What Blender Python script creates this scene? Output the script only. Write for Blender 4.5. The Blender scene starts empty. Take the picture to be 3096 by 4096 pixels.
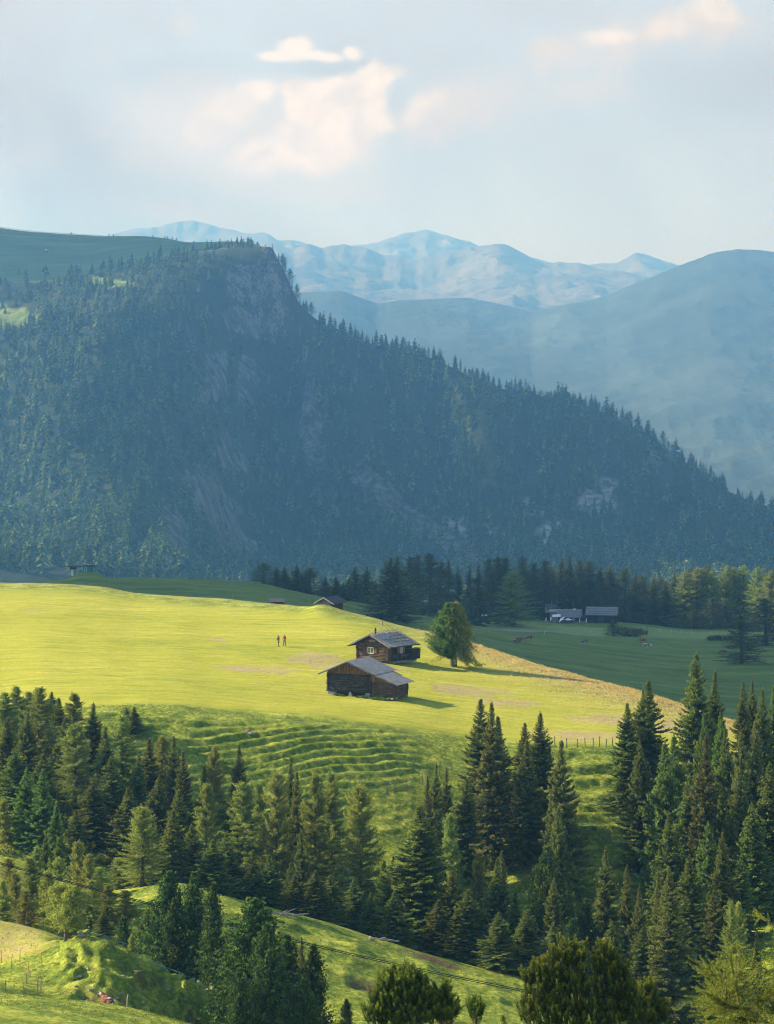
import bpy, bmesh, math, random
import numpy as np
from mathutils import Vector, Matrix
F = 12900.0; CU = 1548.0; HV = 1350.0      # focal length, centre column and horizon row in photo pixels
sc = bpy.context.scene
C = sc.collection
random.seed(7); RNG = np.random.default_rng(7)

# ------------------------------------------------------------------ helpers
def VZ(v, Y): return -(np.asarray(v, float) - HV) / F * Y
def UX(u, Y): return (np.asarray(u, float) - CU) / F * Y
def P(u, v, Y): return Vector((float(UX(u, Y)), Y, float(VZ(v, Y))))

def lattice(seed, n=64):
    return np.random.default_rng(seed).random((n, n))
_L = {}
def vnoise(x, y, seed=0):
    if seed not in _L: _L[seed] = lattice(seed + 100)
    L = _L[seed]
    xi = np.floor(x).astype(int); yi = np.floor(y).astype(int)
    fx = x - xi; fy = y - yi
    fx = fx*fx*fx*(fx*(fx*6-15)+10); fy = fy*fy*fy*(fy*(fy*6-15)+10)
    a = L[xi % 64, yi % 64]; b = L[(xi+1) % 64, yi % 64]; c = L[xi % 64, (yi+1) % 64]; d = L[(xi+1) % 64, (yi+1) % 64]
    return (a*(1-fx)+b*fx)*(1-fy)+(c*(1-fx)+d*fx)*fy
def fbm(x, y, oct=4, seed=0, gain=.5):
    x = np.asarray(x, float); y = np.asarray(y, float)
    s = 0; a = 1; t = 0
    for i in range(oct):
        s = s + a*(vnoise(x, y, seed+i)*2-1); t += a
        a *= gain; x = x*2.03+5.1; y = y*2.03+3.7
    return s/t
def ridged(x, y, oct=4, seed=0):
    x = np.asarray(x, float); y = np.asarray(y, float)
    s = 0; a = 1; t = 0
    for i in range(oct):
        s = s + a*(1-np.abs(vnoise(x, y, seed+i)*2-1)*2); t += a
        a *= .5; x = x*2.07+1.3; y = y*2.07+9.2
    return s/t
def sstep(a, b, x):
    t = np.clip((np.asarray(x, float)-a)/(b-a), 0, 1); return t*t*(3-2*t)
def pchip(xk, yk, x):
    xk = np.asarray(xk, float); yk = np.asarray(yk, float)
    h = np.diff(xk); d = np.diff(yk)/h
    m = np.zeros_like(yk)
    s = d[:-1]*d[1:] > 0
    w1 = 2*h[1:]+h[:-1]; w2 = h[1:]+2*h[:-1]
    with np.errstate(all='ignore'):
        mm = (w1+w2)/(w1/d[:-1]+w2/d[1:])
    m[1:-1] = np.where(s, mm, 0); m[0] = d[0]; m[-1] = d[-1]
    i = np.clip(np.searchsorted(xk, x)-1, 0, len(h)-1)
    t = (x-xk[i])/h[i]; t = np.clip(t, -.5, 1.5)
    return ((2*t**3-3*t**2+1)*yk[i]+(t**3-2*t**2+t)*h[i]*m[i]+(-2*t**3+3*t**2)*yk[i+1]+(t**3-t**2)*h[i]*m[i+1])

def mesh_np(name, verts, faces, k, smooth=True):
    """verts (n,3), faces (m,k) -> mesh"""
    me = bpy.data.meshes.new(name)
    verts = np.ascontiguousarray(verts, np.float32); faces = np.ascontiguousarray(faces, np.int32)
    me.vertices.add(len(verts)); me.vertices.foreach_set('co', verts.ravel())
    me.loops.add(faces.size); me.loops.foreach_set('vertex_index', faces.ravel())
    me.polygons.add(len(faces)); me.polygons.foreach_set('loop_start', np.arange(0, faces.size, k, dtype=np.int32))
    try: me.polygons.foreach_set('loop_total', np.full(len(faces), k, np.int32))
    except Exception: pass
    if smooth: me.polygons.foreach_set('use_smooth', np.ones(len(faces), bool))
    me.update(calc_edges=True); me.validate()
    return me
def attr(me, name, vals):
    a = me.attributes.new(name, 'FLOAT', 'POINT'); a.data.foreach_set('value', np.ascontiguousarray(vals, np.float32).ravel())
def link(name, me, mat=None, parent=None, loc=None, rz=0):
    o = bpy.data.objects.new(name, me); C.objects.link(o)
    if mat is not None and me is not None and not me.materials: me.materials.append(mat)
    if parent is not None: o.parent = parent
    if loc is not None: o.location = loc
    o.rotation_euler.z = rz
    return o
def tag(o, label=None, cat=None, group=None, kind=None):
    if label: o['label'] = label
    if cat: o['category'] = cat
    if group: o['group'] = group
    if kind: o['kind'] = kind
    return o
def empty(name, loc=(0, 0, 0), rz=0, label=None, cat=None, group=None, scale=1):
    o = bpy.data.objects.new(name, None); C.objects.link(o); o.empty_display_size = .3
    o.location = loc; o.rotation_euler.z = rz; o.scale = (scale,)*3
    return tag(o, label, cat, group)
def copy_tree(o, parent=None):
    c = o.copy(); C.objects.link(c); c.parent = parent
    for ch in list(o.children): copy_tree(ch, c)
    return c

class MB:
    """collects simple solids into one mesh"""
    def __init__(s): s.v = []; s.f = []
    def add(s, vs, fs):
        n = len(s.v); s.v += [tuple(p) for p in vs]; s.f += [tuple(i+n for i in f) for f in fs]; return s
    def box(s, a, b, M=None):
        x0, y0, z0 = a; x1, y1, z1 = b
        vs = [Vector(p) for p in ((x0,y0,z0),(x1,y0,z0),(x1,y1,z0),(x0,y1,z0),(x0,y0,z1),(x1,y0,z1),(x1,y1,z1),(x0,y1,z1))]
        if M is not None: vs = [M @ p for p in vs]
        return s.add(vs, [(0,3,2,1),(4,5,6,7),(0,1,5,4),(1,2,6,5),(2,3,7,6),(3,0,4,7)])
    def tube(s, pts, r, n=6, cap=True):
        pts = [Vector(p) for p in pts]
        if not hasattr(r, '__len__'): r = [r]*len(pts)
        rings = []
        for i, p in enumerate(pts):
            d = (pts[min(i+1, len(pts)-1)]-pts[max(i-1, 0)]).normalized()
            a = d.cross(Vector((0, 0, 1)) if abs(d.z) < .9 else Vector((1, 0, 0))).normalized(); b = d.cross(a)
            rings.append([p+(a*math.cos(2*math.pi*k/n)+b*math.sin(2*math.pi*k/n))*r[i] for k in range(n)])
        vs = [q for R in rings for q in R]
        fs = [(i*n+k, i*n+(k+1) % n, (i+1)*n+(k+1) % n, (i+1)*n+k) for i in range(len(pts)-1) for k in range(n)]
        if cap: fs += [tuple(range(n-1, -1, -1)), tuple((len(pts)-1)*n+k for k in range(n))]
        return s.add(vs, fs)
    def slab(s, quad, t):
        """a plate: four corners extruded by vector t"""
        q = [Vector(p) for p in quad]; t = Vector(t); n = len(q)
        fs = [tuple(range(n-1, -1, -1)), tuple(range(n, 2*n))]+[(i, (i+1) % n, n+(i+1) % n, n+i) for i in range(n)]
        return s.add(q+[p+t for p in q], fs)
    def rock(s, c, r, seed=0):
        rr = random.Random(seed); vs = []
        for i in range(5):
            th = math.pi*(i+.5)/5
            for k in range(7):
                ph = 2*math.pi*k/7+rr.random()*.3; q = .75+.5*rr.random()
                vs.append((c[0]+r[0]*q*math.sin(th)*math.cos(ph), c[1]+r[1]*q*math.sin(th)*math.sin(ph), c[2]+r[2]*q*math.cos(th)))
        fs = [(i*7+k, (i+1)*7+k, (i+1)*7+(k+1) % 7, i*7+(k+1) % 7) for i in range(4) for k in range(7)]
        return s.add(vs, fs+[tuple(range(7)), tuple(range(34, 27, -1))])
    def build(s, name, mat, parent=None, bev=0, smooth=False, **k):
        me = bpy.data.meshes.new(name); me.from_pydata(s.v, [], s.f); me.update()
        bm = bmesh.new(); bm.from_mesh(me); bmesh.ops.recalc_face_normals(bm, faces=bm.faces)
        if bev: bmesh.ops.bevel(bm, geom=list(bm.edges), offset=bev, segments=1, affect='EDGES')
        bm.to_mesh(me); bm.free()
        if smooth:
            for p in me.polygons: p.use_smooth = True
        return link(name, me, mat, parent, **k)

def skin_mesh(name, chains, sub=1):
    """chains: list of [(x,y,z,r),...]; a chain whose first point equals an earlier one is joined there. Returns one continuous mesh."""
    bm = bmesh.new(); lay = bm.verts.layers.skin.verify(); known = {}
    first = None
    for ch in chains:
        prev = None
        for (x, y, z, r) in ch:
            key = (round(x, 4), round(y, 4), round(z, 4))
            v = known.get(key)
            if v is None:
                v = bm.verts.new((x, y, z)); v[lay].radius = (r, r); known[key] = v
                if first is None: v[lay].use_root = True; first = v
            if prev is not None and prev is not v:
                try: bm.edges.new((prev, v))
                except ValueError: pass
            prev = v
    me = bpy.data.meshes.new(name); bm.to_mesh(me); bm.free()
    o = bpy.data.objects.new('tmp_skin', me); C.objects.link(o)
    o.modifiers.new('s', 'SKIN'); m = o.modifiers.new('b', 'SUBSURF'); m.levels = m.render_levels = sub
    dg = bpy.context.evaluated_depsgraph_get(); dg.update()
    out = bpy.data.meshes.new_from_object(o.evaluated_get(dg)); out.name = name
    bpy.data.objects.remove(o); bpy.data.meshes.remove(me)
    for p in out.polygons: p.use_smooth = True
    return out

# ------------------------------------------------------------------ materials
class N:
    def __init__(s, name):
        s.m = bpy.data.materials.new(name); s.m.use_nodes = True; s.t = s.m.node_tree
        s.t.nodes.clear(); s.out = s.t.nodes.new('ShaderNodeOutputMaterial')
    def n(s, typ, **k):
        nd = s.t.nodes.new(typ)
        for a, b in k.items():
            if a.startswith('i_'):
                key = a[2:]; key = int(key) if key.isdigit() else key.replace('_', ' ')
                s.put(nd.inputs[key], b)
            else: setattr(nd, a, b)
        return nd
    def put(s, sock, b):
        if isinstance(b, bpy.types.NodeSocket): s.t.links.new(b, sock)
        elif isinstance(b, bpy.types.Node): s.t.links.new(b.outputs[0], sock)
        else:
            if sock.type == 'RGBA' and len(b) == 3: b = (*b, 1)
            sock.default_value = b
    def coord(s, scale=(1, 1, 1), kind='Object'):
        tc = s.n('ShaderNodeTexCoord'); mp = s.n('ShaderNodeMapping'); s.t.links.new(tc.outputs[kind], mp.inputs[0])
        mp.inputs['Scale'].default_value = scale; return mp.outputs[0]
    def noise(s, vec, scale, detail=4, rough=.55, dist=0):
        nd = s.n('ShaderNodeTexNoise'); s.t.links.new(vec, nd.inputs['Vector'])
        nd.inputs['Scale'].default_value = scale; nd.inputs['Detail'].default_value = detail
        nd.inputs['Roughness'].default_value = rough; nd.inputs['Distortion'].default_value = dist
        return nd.outputs[0]
    def ramp(s, fac, stops):
        nd = s.n('ShaderNodeValToRGB'); s.t.links.new(fac, nd.inputs[0]); cr = nd.color_ramp
        while len(cr.elements) < len(stops): cr.elements.new(.5)
        for e, (p, c) in zip(cr.elements, stops): e.position = p; e.color = (*c, 1) if len(c) == 3 else c
        return nd.outputs[0]
    def mix(s, fac, a, b, blend='MIX'):
        nd = s.n('ShaderNodeMix', data_type='RGBA', blend_type=blend)
        s.put(nd.inputs[0], fac); s.put(nd.inputs[6], a); s.put(nd.inputs[7], b); return nd.outputs[2]
    def math(s, op, a, b=0., clamp=False):
        nd = s.n('ShaderNodeMath', operation=op, use_clamp=clamp); s.put(nd.inputs[0], a); s.put(nd.inputs[1], b); return nd.outputs[0]
    def attr(s, name):
        return s.n('ShaderNodeAttribute', attribute_name=name).outputs['Fac']
    def mr(s, v, a, b, c=0., d=1.):
        nd = s.n('ShaderNodeMapRange'); s.put(nd.inputs[0], v)
        for i, q in enumerate((a, b, c, d)): nd.inputs[i+1].default_value = q
        return nd.outputs[0]
    def bsdf(s, col, rough=.8, spec=.2, bump=None, bs=.5, bd=.1, trans=0, metal=0, tcol=None):
        b = s.n('ShaderNodeBsdfPrincipled'); s.put(b.inputs['Base Color'], col); s.put(b.inputs['Roughness'], rough)
        b.inputs['Specular IOR Level'].default_value = spec; b.inputs['Metallic'].default_value = metal
        if bump is not None:
            bn = s.n('ShaderNodeBump'); bn.inputs['Strength'].default_value = bs; bn.inputs['Distance'].default_value = bd
            s.put(bn.inputs['Height'], bump); s.t.links.new(bn.outputs[0], b.inputs['Normal'])
        o = b.outputs[0]
        if trans:
            tr = s.n('ShaderNodeBsdfTranslucent'); s.put(tr.inputs[0], tcol if tcol is not None else col)
            mx = s.n('ShaderNodeMixShader'); mx.inputs[0].default_value = trans
            s.t.links.new(o, mx.inputs[1]); s.t.links.new(tr.outputs[0], mx.inputs[2]); o = mx.outputs[0]
        s.t.links.new(o, s.out.inputs[0]); return s.m

M = {}
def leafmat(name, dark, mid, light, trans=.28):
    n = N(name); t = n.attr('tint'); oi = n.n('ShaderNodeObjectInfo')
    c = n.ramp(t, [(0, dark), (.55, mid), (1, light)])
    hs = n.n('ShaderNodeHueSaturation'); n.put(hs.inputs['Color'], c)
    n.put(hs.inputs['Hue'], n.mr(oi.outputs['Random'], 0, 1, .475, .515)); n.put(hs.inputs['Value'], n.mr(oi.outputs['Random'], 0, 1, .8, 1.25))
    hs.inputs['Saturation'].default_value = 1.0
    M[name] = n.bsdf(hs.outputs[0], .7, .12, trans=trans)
leafmat('spruce_needles', (.014, .031, .008), (.080, .125, .022), (.30, .35, .055))  # dark stop carries inner crown shade, light stop the paler new growth
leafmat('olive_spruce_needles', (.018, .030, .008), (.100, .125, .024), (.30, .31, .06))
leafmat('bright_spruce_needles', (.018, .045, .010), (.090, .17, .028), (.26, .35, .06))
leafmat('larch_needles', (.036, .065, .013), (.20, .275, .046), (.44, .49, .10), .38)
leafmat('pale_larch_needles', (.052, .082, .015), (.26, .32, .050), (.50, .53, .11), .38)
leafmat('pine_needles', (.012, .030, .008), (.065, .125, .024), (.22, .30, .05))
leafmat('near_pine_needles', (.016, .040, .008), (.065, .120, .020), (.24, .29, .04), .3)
leafmat('sunny_pine_needles', (.02, .05, .010), (.11, .18, .028), (.34, .40, .06), .34)  # brighter pine copy, sunlight on the lone tree put into its colour
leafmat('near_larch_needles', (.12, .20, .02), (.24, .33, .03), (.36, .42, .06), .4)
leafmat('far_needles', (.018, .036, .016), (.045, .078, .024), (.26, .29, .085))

n = N('bark'); v = n.coord((1, 1, .25)); f = n.noise(v, 9, 5)
M['bark'] = n.bsdf(n.ramp(f, [(.3, (.045, .034, .027)), (.7, (.16, .13, .105))]), .9, .1, f, .8, .05)
n = N('pale_bark'); v = n.coord((1, 1, .3)); f = n.noise(v, 8, 5)
M['pale_bark'] = n.bsdf(n.ramp(f, [(.3, (.18, .155, .13)), (.7, (.42, .38, .33))]), .9, .1, f, .6, .03)

def wood(name, dark, mid, light, sc_=(1, 1, 1), rough=.85):
    n = N(name); v = n.coord(sc_); f = n.noise(v, 3.0, 6, .65); g = n.noise(v, 22, 4, .6)
    h = n.math('ADD', n.math('MULTIPLY', f, .65), n.math('MULTIPLY', g, .35))
    M[name] = n.bsdf(n.ramp(h, [(.34, dark), (.5, mid), (.66, light)]), rough, .15, g, .7, .02)
wood('dark_logs', (.010, .009, .009), (.042, .034, .030), (.17, .125, .09), (.35, .35, 3.2))
wood('brown_logs', (.022, .014, .010), (.080, .048, .029), (.26, .165, .09), (.35, .35, 3.2))
wood('orange_boards', (.022, .013, .009), (.12, .058, .022), (.34, .19, .075), (3.2, 3.2, .3))
wood('grey_wood', (.06, .055, .055), (.15, .14, .135), (.36, .33, .30), (1, 1, 1))
wood('silver_shakes', (.13, .115, .11), (.40, .36, .32), (.72, .65, .55), (1.6, 1.6, 1.6))
wood('brown_door', (.05, .025, .012), (.11, .055, .026), (.20, .10, .05), (3, 3, .4))
wood('tan_shutter', (.14, .08, .035), (.24, .15, .07), (.34, .23, .12), (3, 3, .4))
wood('red_logs', (.022, .012, .011), (.052, .026, .022), (.10, .052, .04), (.3, .3, 2.5))
wood('far_shakes', (.12, .12, .12), (.27, .26, .26), (.50, .48, .46), (1.2, 1.2, 1.2))
n = N('metal_roof'); v = n.coord(); f = n.noise(v, 1.2, 5); g = n.noise(v, 30, 3)
M['metal_roof'] = n.bsdf(n.ramp(f, [(.3, (.17, .165, .155)), (.7, (.30, .29, .265))]), .5, .4, g, .15, .01)
n = N('dark_roof'); v = n.coord(); f = n.noise(v, 3, 5)
M['dark_roof'] = n.bsdf(n.ramp(f, [(.3, (.045, .045, .052)), (.7, (.085, .082, .09))]), .8, .2)
n = N('stone'); v = n.coord(); f = n.noise(v, 2.5, 6); g = n.noise(v, 12, 4)
M['stone'] = n.bsdf(n.ramp(f, [(.3, (.16, .145, .125)), (.7, (.40, .37, .33))]), .9, .1, g, .6, .05)
def plain(name, col, rough=.6, spec=.3, var=.25, metal=0):
    n = N(name); v = n.coord(); f = n.noise(v, 4, 4)
    c0 = tuple(x*(1-var) for x in col); c1 = tuple(min(1, x*(1+var)) for x in col)
    M[name] = n.bsdf(n.ramp(f, [(.3, c0), (.7, c1)]), rough, spec, metal=metal)
plain('skin', (.42, .22, .14)); plain('hair', (.03, .02, .015)); plain('red_cloth', (.42, .045, .035)); plain('navy_cloth', (.02, .025, .07))
plain('grey_cloth', (.10, .12, .12)); plain('olive_cloth', (.07, .09, .06)); plain('black', (.012, .012, .014)); plain('white_cloth', (.75, .75, .72), var=.05)
plain('white_paint', (.78, .78, .76), var=.05); plain('green_paint', (.03, .17, .12)); plain('pale_green_paint', (.35, .62, .52), var=.1)
plain('orange_tape', (.45, .12, .04), .5); plain('blue_tape', (.08, .42, .6), .5); plain('glass', (.05, .07, .06), .08, .8)
plain('curtain_glass', (.13, .16, .06), .15, .7); plain('cell_blue', (.012, .02, .05), .15, .8); plain('grid_silver', (.5, .5, .52), .4, .5)
plain('red_paint', (.4, .03, .03)); plain('teal_cloth', (.035, .075, .095)); plain('cable', (.012, .014, .016), .6); plain('cone_brown', (.16, .07, .03)); plain('grey_steel', (.22, .23, .24), .5)
plain('pale_wood', (.50, .41, .31)); plain('dead_red', (.26, .17, .12))
n = N('cow_coat'); v = n.coord((1.4, 1.4, 1.4)); f = n.noise(v, 1.6, 2, .4)
M['cow_coat'] = n.bsdf(n.ramp(f, [(.54, (.13, .042, .018)), (.58, (.66, .62, .56))]), .8, .15)
n = N('brown_coat'); f = n.noise(n.coord(), 1.5, 3)
M['brown_coat'] = n.bsdf(n.ramp(f, [(.3, (.20, .052, .018)), (.7, (.34, .11, .04))]), .8, .15)
n = N('grey_coat'); f = n.noise(n.coord(), 1.5, 2)
M['grey_coat'] = n.bsdf(n.ramp(f, [(.42, (.09, .085, .08)), (.52, (.62, .6, .56))]), .8, .15)
SKYK = .10; EXPO = 1.3
VEIL0 = (.142, .118, .108); VEIL1 = (.248, .204, .150); BLUE = (.205, .200, .175); CREAM = (.360, .305, .228); WARM = (.49, .415, .305)
HAZE_C = (.21, .54, 1.0, 1); HAZE_D = 1.18e-4
# ------------------------------------------------------------------ the ground sheet
UK = np.array([0, 200, 400, 550, 700, 850, 1000, 1300, 1600, 1900, 2200, 2500, 2800, 3096], float)
def zrow(Y, z): return (np.full(14, Y, float) if np.isscalar(Y) else np.array(Y, float), np.array(z, float))
def vrow(Y, v):
    Y = np.full(14, Y, float) if np.isscalar(Y) else np.array(Y, float); return Y, VZ(np.array(v, float), Y)
crestY = [600, 600, 600, 595, 590, 588, 580, 565, 545, 522, 492, 475, 462, 455]
crestV = [2337, 2340, 2352, 2377, 2389, 2398, 2411, 2437, 2508, 2585, 2680, 2759, 2848, 2930]
cY, cZ = vrow(crestY, crestV)
ROWS = [
 zrow(60, [-22]*14), zrow(120, [-38]*14),
 zrow(200, [-46, -47, -48, -49, -50, -52, -53, -56, -57, -57, -57, -58, -59, -60]),
 vrow(246, [3968, 3985, 4008, 4036, 4075, 4125, 4200, 4350, 4400, 4420, 4430, 4440, 4450, 4460]),
 zrow(258, [-52.2, -54.4, -55.2, -56.4, -58, -60.2, -61.5, -60.2, -61, -61.2, -61.4, -62, -62.5, -63]),
 vrow(275, [3868, 3815, 3772, 3835, 3915, 4000, 4110, 4180, 4190, 4200, 4200, 4210, 4220, 4230]),
 zrow(292, [-53.2, -53.9, -57, -59.5, -61, -61, -61.3, -61.6, -62, -62.8, -64, -65.6, -66.8, -67.8]),
 zrow(320, [-60, -59.5, -56.5, -55, -54.3, -55.3, -56.3, -58.3, -60.7, -62.9, -64.6, -66.7, -67.8, -68.5]),
 zrow(346, [-55.5, -56.3, -57.1, -59, -61, -62.5, -63.5, -65, -67, -68, -68.5, -68.5, -66.5, -64.3]),
 zrow(374, [-53.6, -53.9, -54.8, -56.2, -58, -59.4, -60.3, -60.9, -61.5, -62.3, -63.5, -64.1, -64.1, -63.6]),
 vrow(404, [2880, 2850, 2838, 2836, 2840, 2855, 2868, 2890, 2930, 2985, 3003, 3010, 3035, 3050]),
 zrow(440, [-47.2, -46.7, -46.7, -46.8, -47, -47.4, -47.7, -48.5, -49.1, -50.3, -51.3, -52, -52.9, -54.4]),
 (cY, cZ),
 (cY+45, cZ-np.array([7, 7, 7, 7, 7, 7, 7, 8, 9, 10, 10, 10, 10, 10])),
 zrow(700, [-61, -61, -61, -62, -62, -62.5, -63, -65, -70, -77, -81, -84, -86.5, -89]),
 vrow(900, [2345, 2325, 2316, 2317, 2320, 2327, 2338, 2395, 2452, 2540, 2590, 2625, 2650, 2650]),
 zrow(1050, [-85, -85, -85, -85, -85, -86, -88, -92, -91.6, -94.6, -96.9, -98.5, -99.7, -100.1]),
 vrow(1190, [2600, 2590, 2580, 2570, 2560, 2540, 2520, 2480, 2455, 2478, 2487, 2497, 2522, 2520]),
 zrow(1290, [-135, -133, -131, -130, -128, -126, -122, -116, -111, -113, -114, -115, -117, -117]),
 zrow(1550, [-190]*14), zrow(2600, [-370]*14), zrow(5000, [-430]*14), zrow(9000, [-450]*14), zrow(21000, [-500]*14)]
gu = np.unique(np.concatenate([np.arange(-1700, -60, 70), np.arange(-60, 3160, 9.0), np.arange(3160, 4900, 70)]))
gY = np.unique(np.concatenate([np.arange(60, 200, 8), np.arange(200, 245, 1.5), np.arange(245, 300, .4), np.arange(300, 345, .7), np.arange(345, 440, .33),
     np.arange(440, 610, .62), np.arange(610, 1300, 3.2), np.arange(1300, 2600, 40), np.geomspace(2600, 21000, 30)]))
def table(rows, gu, gY, UK):
    ucl = np.clip(gu, UK[0], UK[-1])
    RY = np.array([pchip(UK, r[0], ucl) for r in rows]); RZ = np.array([pchip(UK, r[1], ucl) for r in rows])
    Z = np.empty((len(gY), len(gu)))
    for j in range(len(gu)): Z[:, j] = pchip(RY[:, j], RZ[:, j], gY)
    return Z
Z = table(ROWS, gu, gY, UK)
U, YY = np.meshgrid(gu, gY)
X = UX(U, YY)
CYs = pchip(UK, cY, np.clip(gu, 0, 3096))[None, :]           # crest distance per column
VV = HV - Z/YY*F
# mound under the lift station
Z += 2.2*np.exp(-(((U-350)/75)**4))*np.exp(-((YY-893)/12)**2)
Z += .9*np.exp(-(((U-1290)/60)**2))*np.exp(-((YY-561)/9)**2)
# gentle swells everywhere
near = sstep(200, 240, YY)*(1-sstep(1250, 1400, YY))
Z += near*(.22*fbm(X/14, YY/9, 3, 1) + .10*fbm(X/3.5, YY/3, 3, 5))*(1-.45*sstep(405, 430, YY))
Z += sstep(700, 800, YY)*(1-sstep(1150, 1250, YY))*1.1*fbm(X/40, YY/25, 3, 9)
# cattle terraces on the steep bank
bank = sstep(352, 368, YY)*(1-sstep(400, 409, YY))
wL = sstep(250, 420, U)*(1-sstep(1480, 1750, U))*(sstep(-.35, .15, fbm(X/22, YY/9, 2, 21))*.7+.5)
wL = wL*(1-.75*sstep(1250, 1500, U)*(1-sstep(390, 394, YY)))
wR = sstep(1950, 2150, U)*1.15
w = np.clip((np.maximum(wL, wR)+.1)*(.45+.75*sstep(-.30, .25, fbm(X/9+5, YY/3.2, 3, 25))), 0, 1.2)*bank
def stair(z, step, warp, riser):
    p = z/step+warp; k = np.floor(p); f = p-k; wv = .22*np.sin(k*2.4)
    f0 = np.clip(riser*(1+wv*1.5), .15, .9)
    return (k+sstep(0, f0, f)-warp)*step
wp = 2.3*fbm(X/27, YY/26, 3, 31)+.34*fbm(X/4, YY/4, 3, 35)
Z0 = Z.copy()
Zs = stair(Z, np.where(U > 1850, 1.1, .84), wp, .36)
Z = Z+np.clip(w, 0, 1)*(Zs-Z)*np.where(U > 1850, .95, .72)
Z += bank*(.10*ridged(X/1.9, YY/1.2, 3, 41))
# hummocks and slips on the near knoll
hum = sstep(252, 258, YY)*(1-sstep(288, 298, YY))*sstep(150, 300, U)*(1-sstep(1000, 1150, U))
Zk = stair(Z, .95, 1.6*fbm(X/7, YY/9, 3, 57), .42)
Z += hum*.9*(Zk-Z)
h1 = ridged(X/6.5+.9*fbm(X/5, YY/5, 3, 3), YY/5.5+.9*fbm(X/5+9, YY/5, 3, 4), 4, 51)
Z += hum*(.8*(h1-.5)+.35*fbm(X/1.6, YY/1.4, 3, 55))
# swells and tracks on the central slope
mid = sstep(296, 305, YY)*(1-sstep(316, 322, YY))*sstep(650, 900, U)
Z += mid*(.45*ridged(X/7, YY/3.0, 3, 61))
cut = sstep(.0, 1., 1-((U-1490)/120)**2)*(1-np.abs(YY-303.5)/2.2).clip(0, 1)      # slips with bare earth
Z -= 0.9*cut
cut2 = sstep(.0, 1., 1-((U-1930)/190)**2)*(1-np.abs(YY-293)/2.2).clip(0, 1)
Z -= 0.9*cut2
# small step in the meadow behind the barns and long swells
Z += sstep(425, 470, YY)*(1-sstep(560, 600, YY))*(.35*fbm(X/26+3, YY/16, 3, 71))
Z += sstep(408, 420, YY)*(1-sstep(560, 600, YY))*.10*ridged(X/14+YY/30, YY/2.6, 2, 75)

def gz(x, y):
    """height of the ground under a point"""
    u = CU+F*x/y
    i = int(np.clip(np.searchsorted(gY, y)-1, 0, len(gY)-2)); j = int(np.clip(np.searchsorted(gu, u)-1, 0, len(gu)-2))
    a = (y-gY[i])/(gY[i+1]-gY[i]); b = (u-gu[j])/(gu[j+1]-gu[j])
    return float((Z[i, j]*(1-b)+Z[i, j+1]*b)*(1-a)+(Z[i+1, j]*(1-b)+Z[i+1, j+1]*b)*a)
def gz_np(x, y):
    u = CU+F*x/y
    i = np.clip(np.searchsorted(gY, y)-1, 0, len(gY)-2); j = np.clip(np.searchsorted(gu, u)-1, 0, len(gu)-2)
    a = (y-gY[i])/(gY[i+1]-gY[i]); b = (u-gu[j])/(gu[j+1]-gu[j])
    return (Z[i, j]*(1-b)+Z[i, j+1]*b)*(1-a)+(Z[i+1, j]*(1-b)+Z[i+1, j+1]*b)*a
def on_ground(u, Y, dz=0.):
    x = float(UX(u, Y)); return Vector((x, Y, gz(x, Y)+dz))
def find_Y(u, v, lo, hi):
    """distance at which the ground is seen at photo pixel (u, v)"""
    ys = np.linspace(lo, hi, 600); zz = gz_np(UX(u, ys), ys); vv = HV-zz/ys*F
    return float(ys[np.argmin(np.abs(vv-v))])

def blob(u0, y0, ru, ry, seed, s=1.6):
    d = ((U-u0)/ru)**2+((YY-y0)/ry)**2
    return sstep(1.15, .55, d+.9*fbm(X/3.0, YY/5.0, 3, seed))
# painted ground cover, each patch stays where it is on the hill
VVn = HV - Z/YY*F
hay = np.zeros_like(Z)
for k, (u0, y0, ru, ry) in enumerate([(1275, 481, 120, 11), (1020, 464, 170, 5), (870, 508, 40, 3), (1860, 456, 180, 7), (2040, 447, 150, 4), (2330, 419, 215, 6.5), (2440, 437, 190, 6), (2780, 438, 160, 7), (2650, 432, 100, 5), (120, 545, 60, 2), (1450, 473, 200, 5)]):
    hay = np.maximum(hay, blob(u0, y0, ru, ry, 80+k))
hay = np.maximum(hay, .75*sstep(.1, 1, 1-((U+20)/270)**2)*sstep(276, 279, YY)*(1-sstep(298, 302, YY)))
crest = np.exp(-np.clip(CYs-YY, 0, 999)/np.where(U > 1500, 17, 4))*(YY < CYs+40)*sstep(300, 430, YY)*(.25+.75*sstep(1600, 1950, U))
crest = np.clip(crest*(1.1+.6*fbm(X/9, YY/6, 3, 91)), 0, 1)
mown = sstep(406, 414, YY+3*fbm(X/12, YY/12, 2, 93))*(1-sstep(-20, 4, YY-CYs+6))
mown = np.maximum(mown, sstep(.1, 1, 1-((U+20)/290)**2)*sstep(275, 279, YY)*(1-sstep(296, 300, YY)))
rear = sstep(20, 60, YY-CYs)
lane = np.exp(-((YY-(452-10*sstep(200, 620, U)))/.8)**2)*sstep(180, 320, U)*(1-sstep(560, 700, U))
lane = np.maximum(lane, .7*np.exp(-((YY-(438+5*np.sin(U/300)))/.7)**2)*sstep(500, 700, U)*(1-sstep(1150, 1300, U)))
mown = np.clip(mown*(1-.75*lane), 0, 1)
soil = np.clip(cut*1.6, 0, 1)+np.clip(cut2*1.6, 0, 1)
soil += sstep(.25, .6, 1-((U-1740)/170)**2-((YY-320)/2.0)**2)
soil += sstep(.4, .7, fbm(X/3, YY/3, 3, 95)+.25)*sstep(.1, .5, 1-((U-70)/190)**2-((YY-338)/9)**2)
soil += hum*sstep(.30, .5, fbm(X/2.6, YY/2.2, 3, 97))*.8
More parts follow.
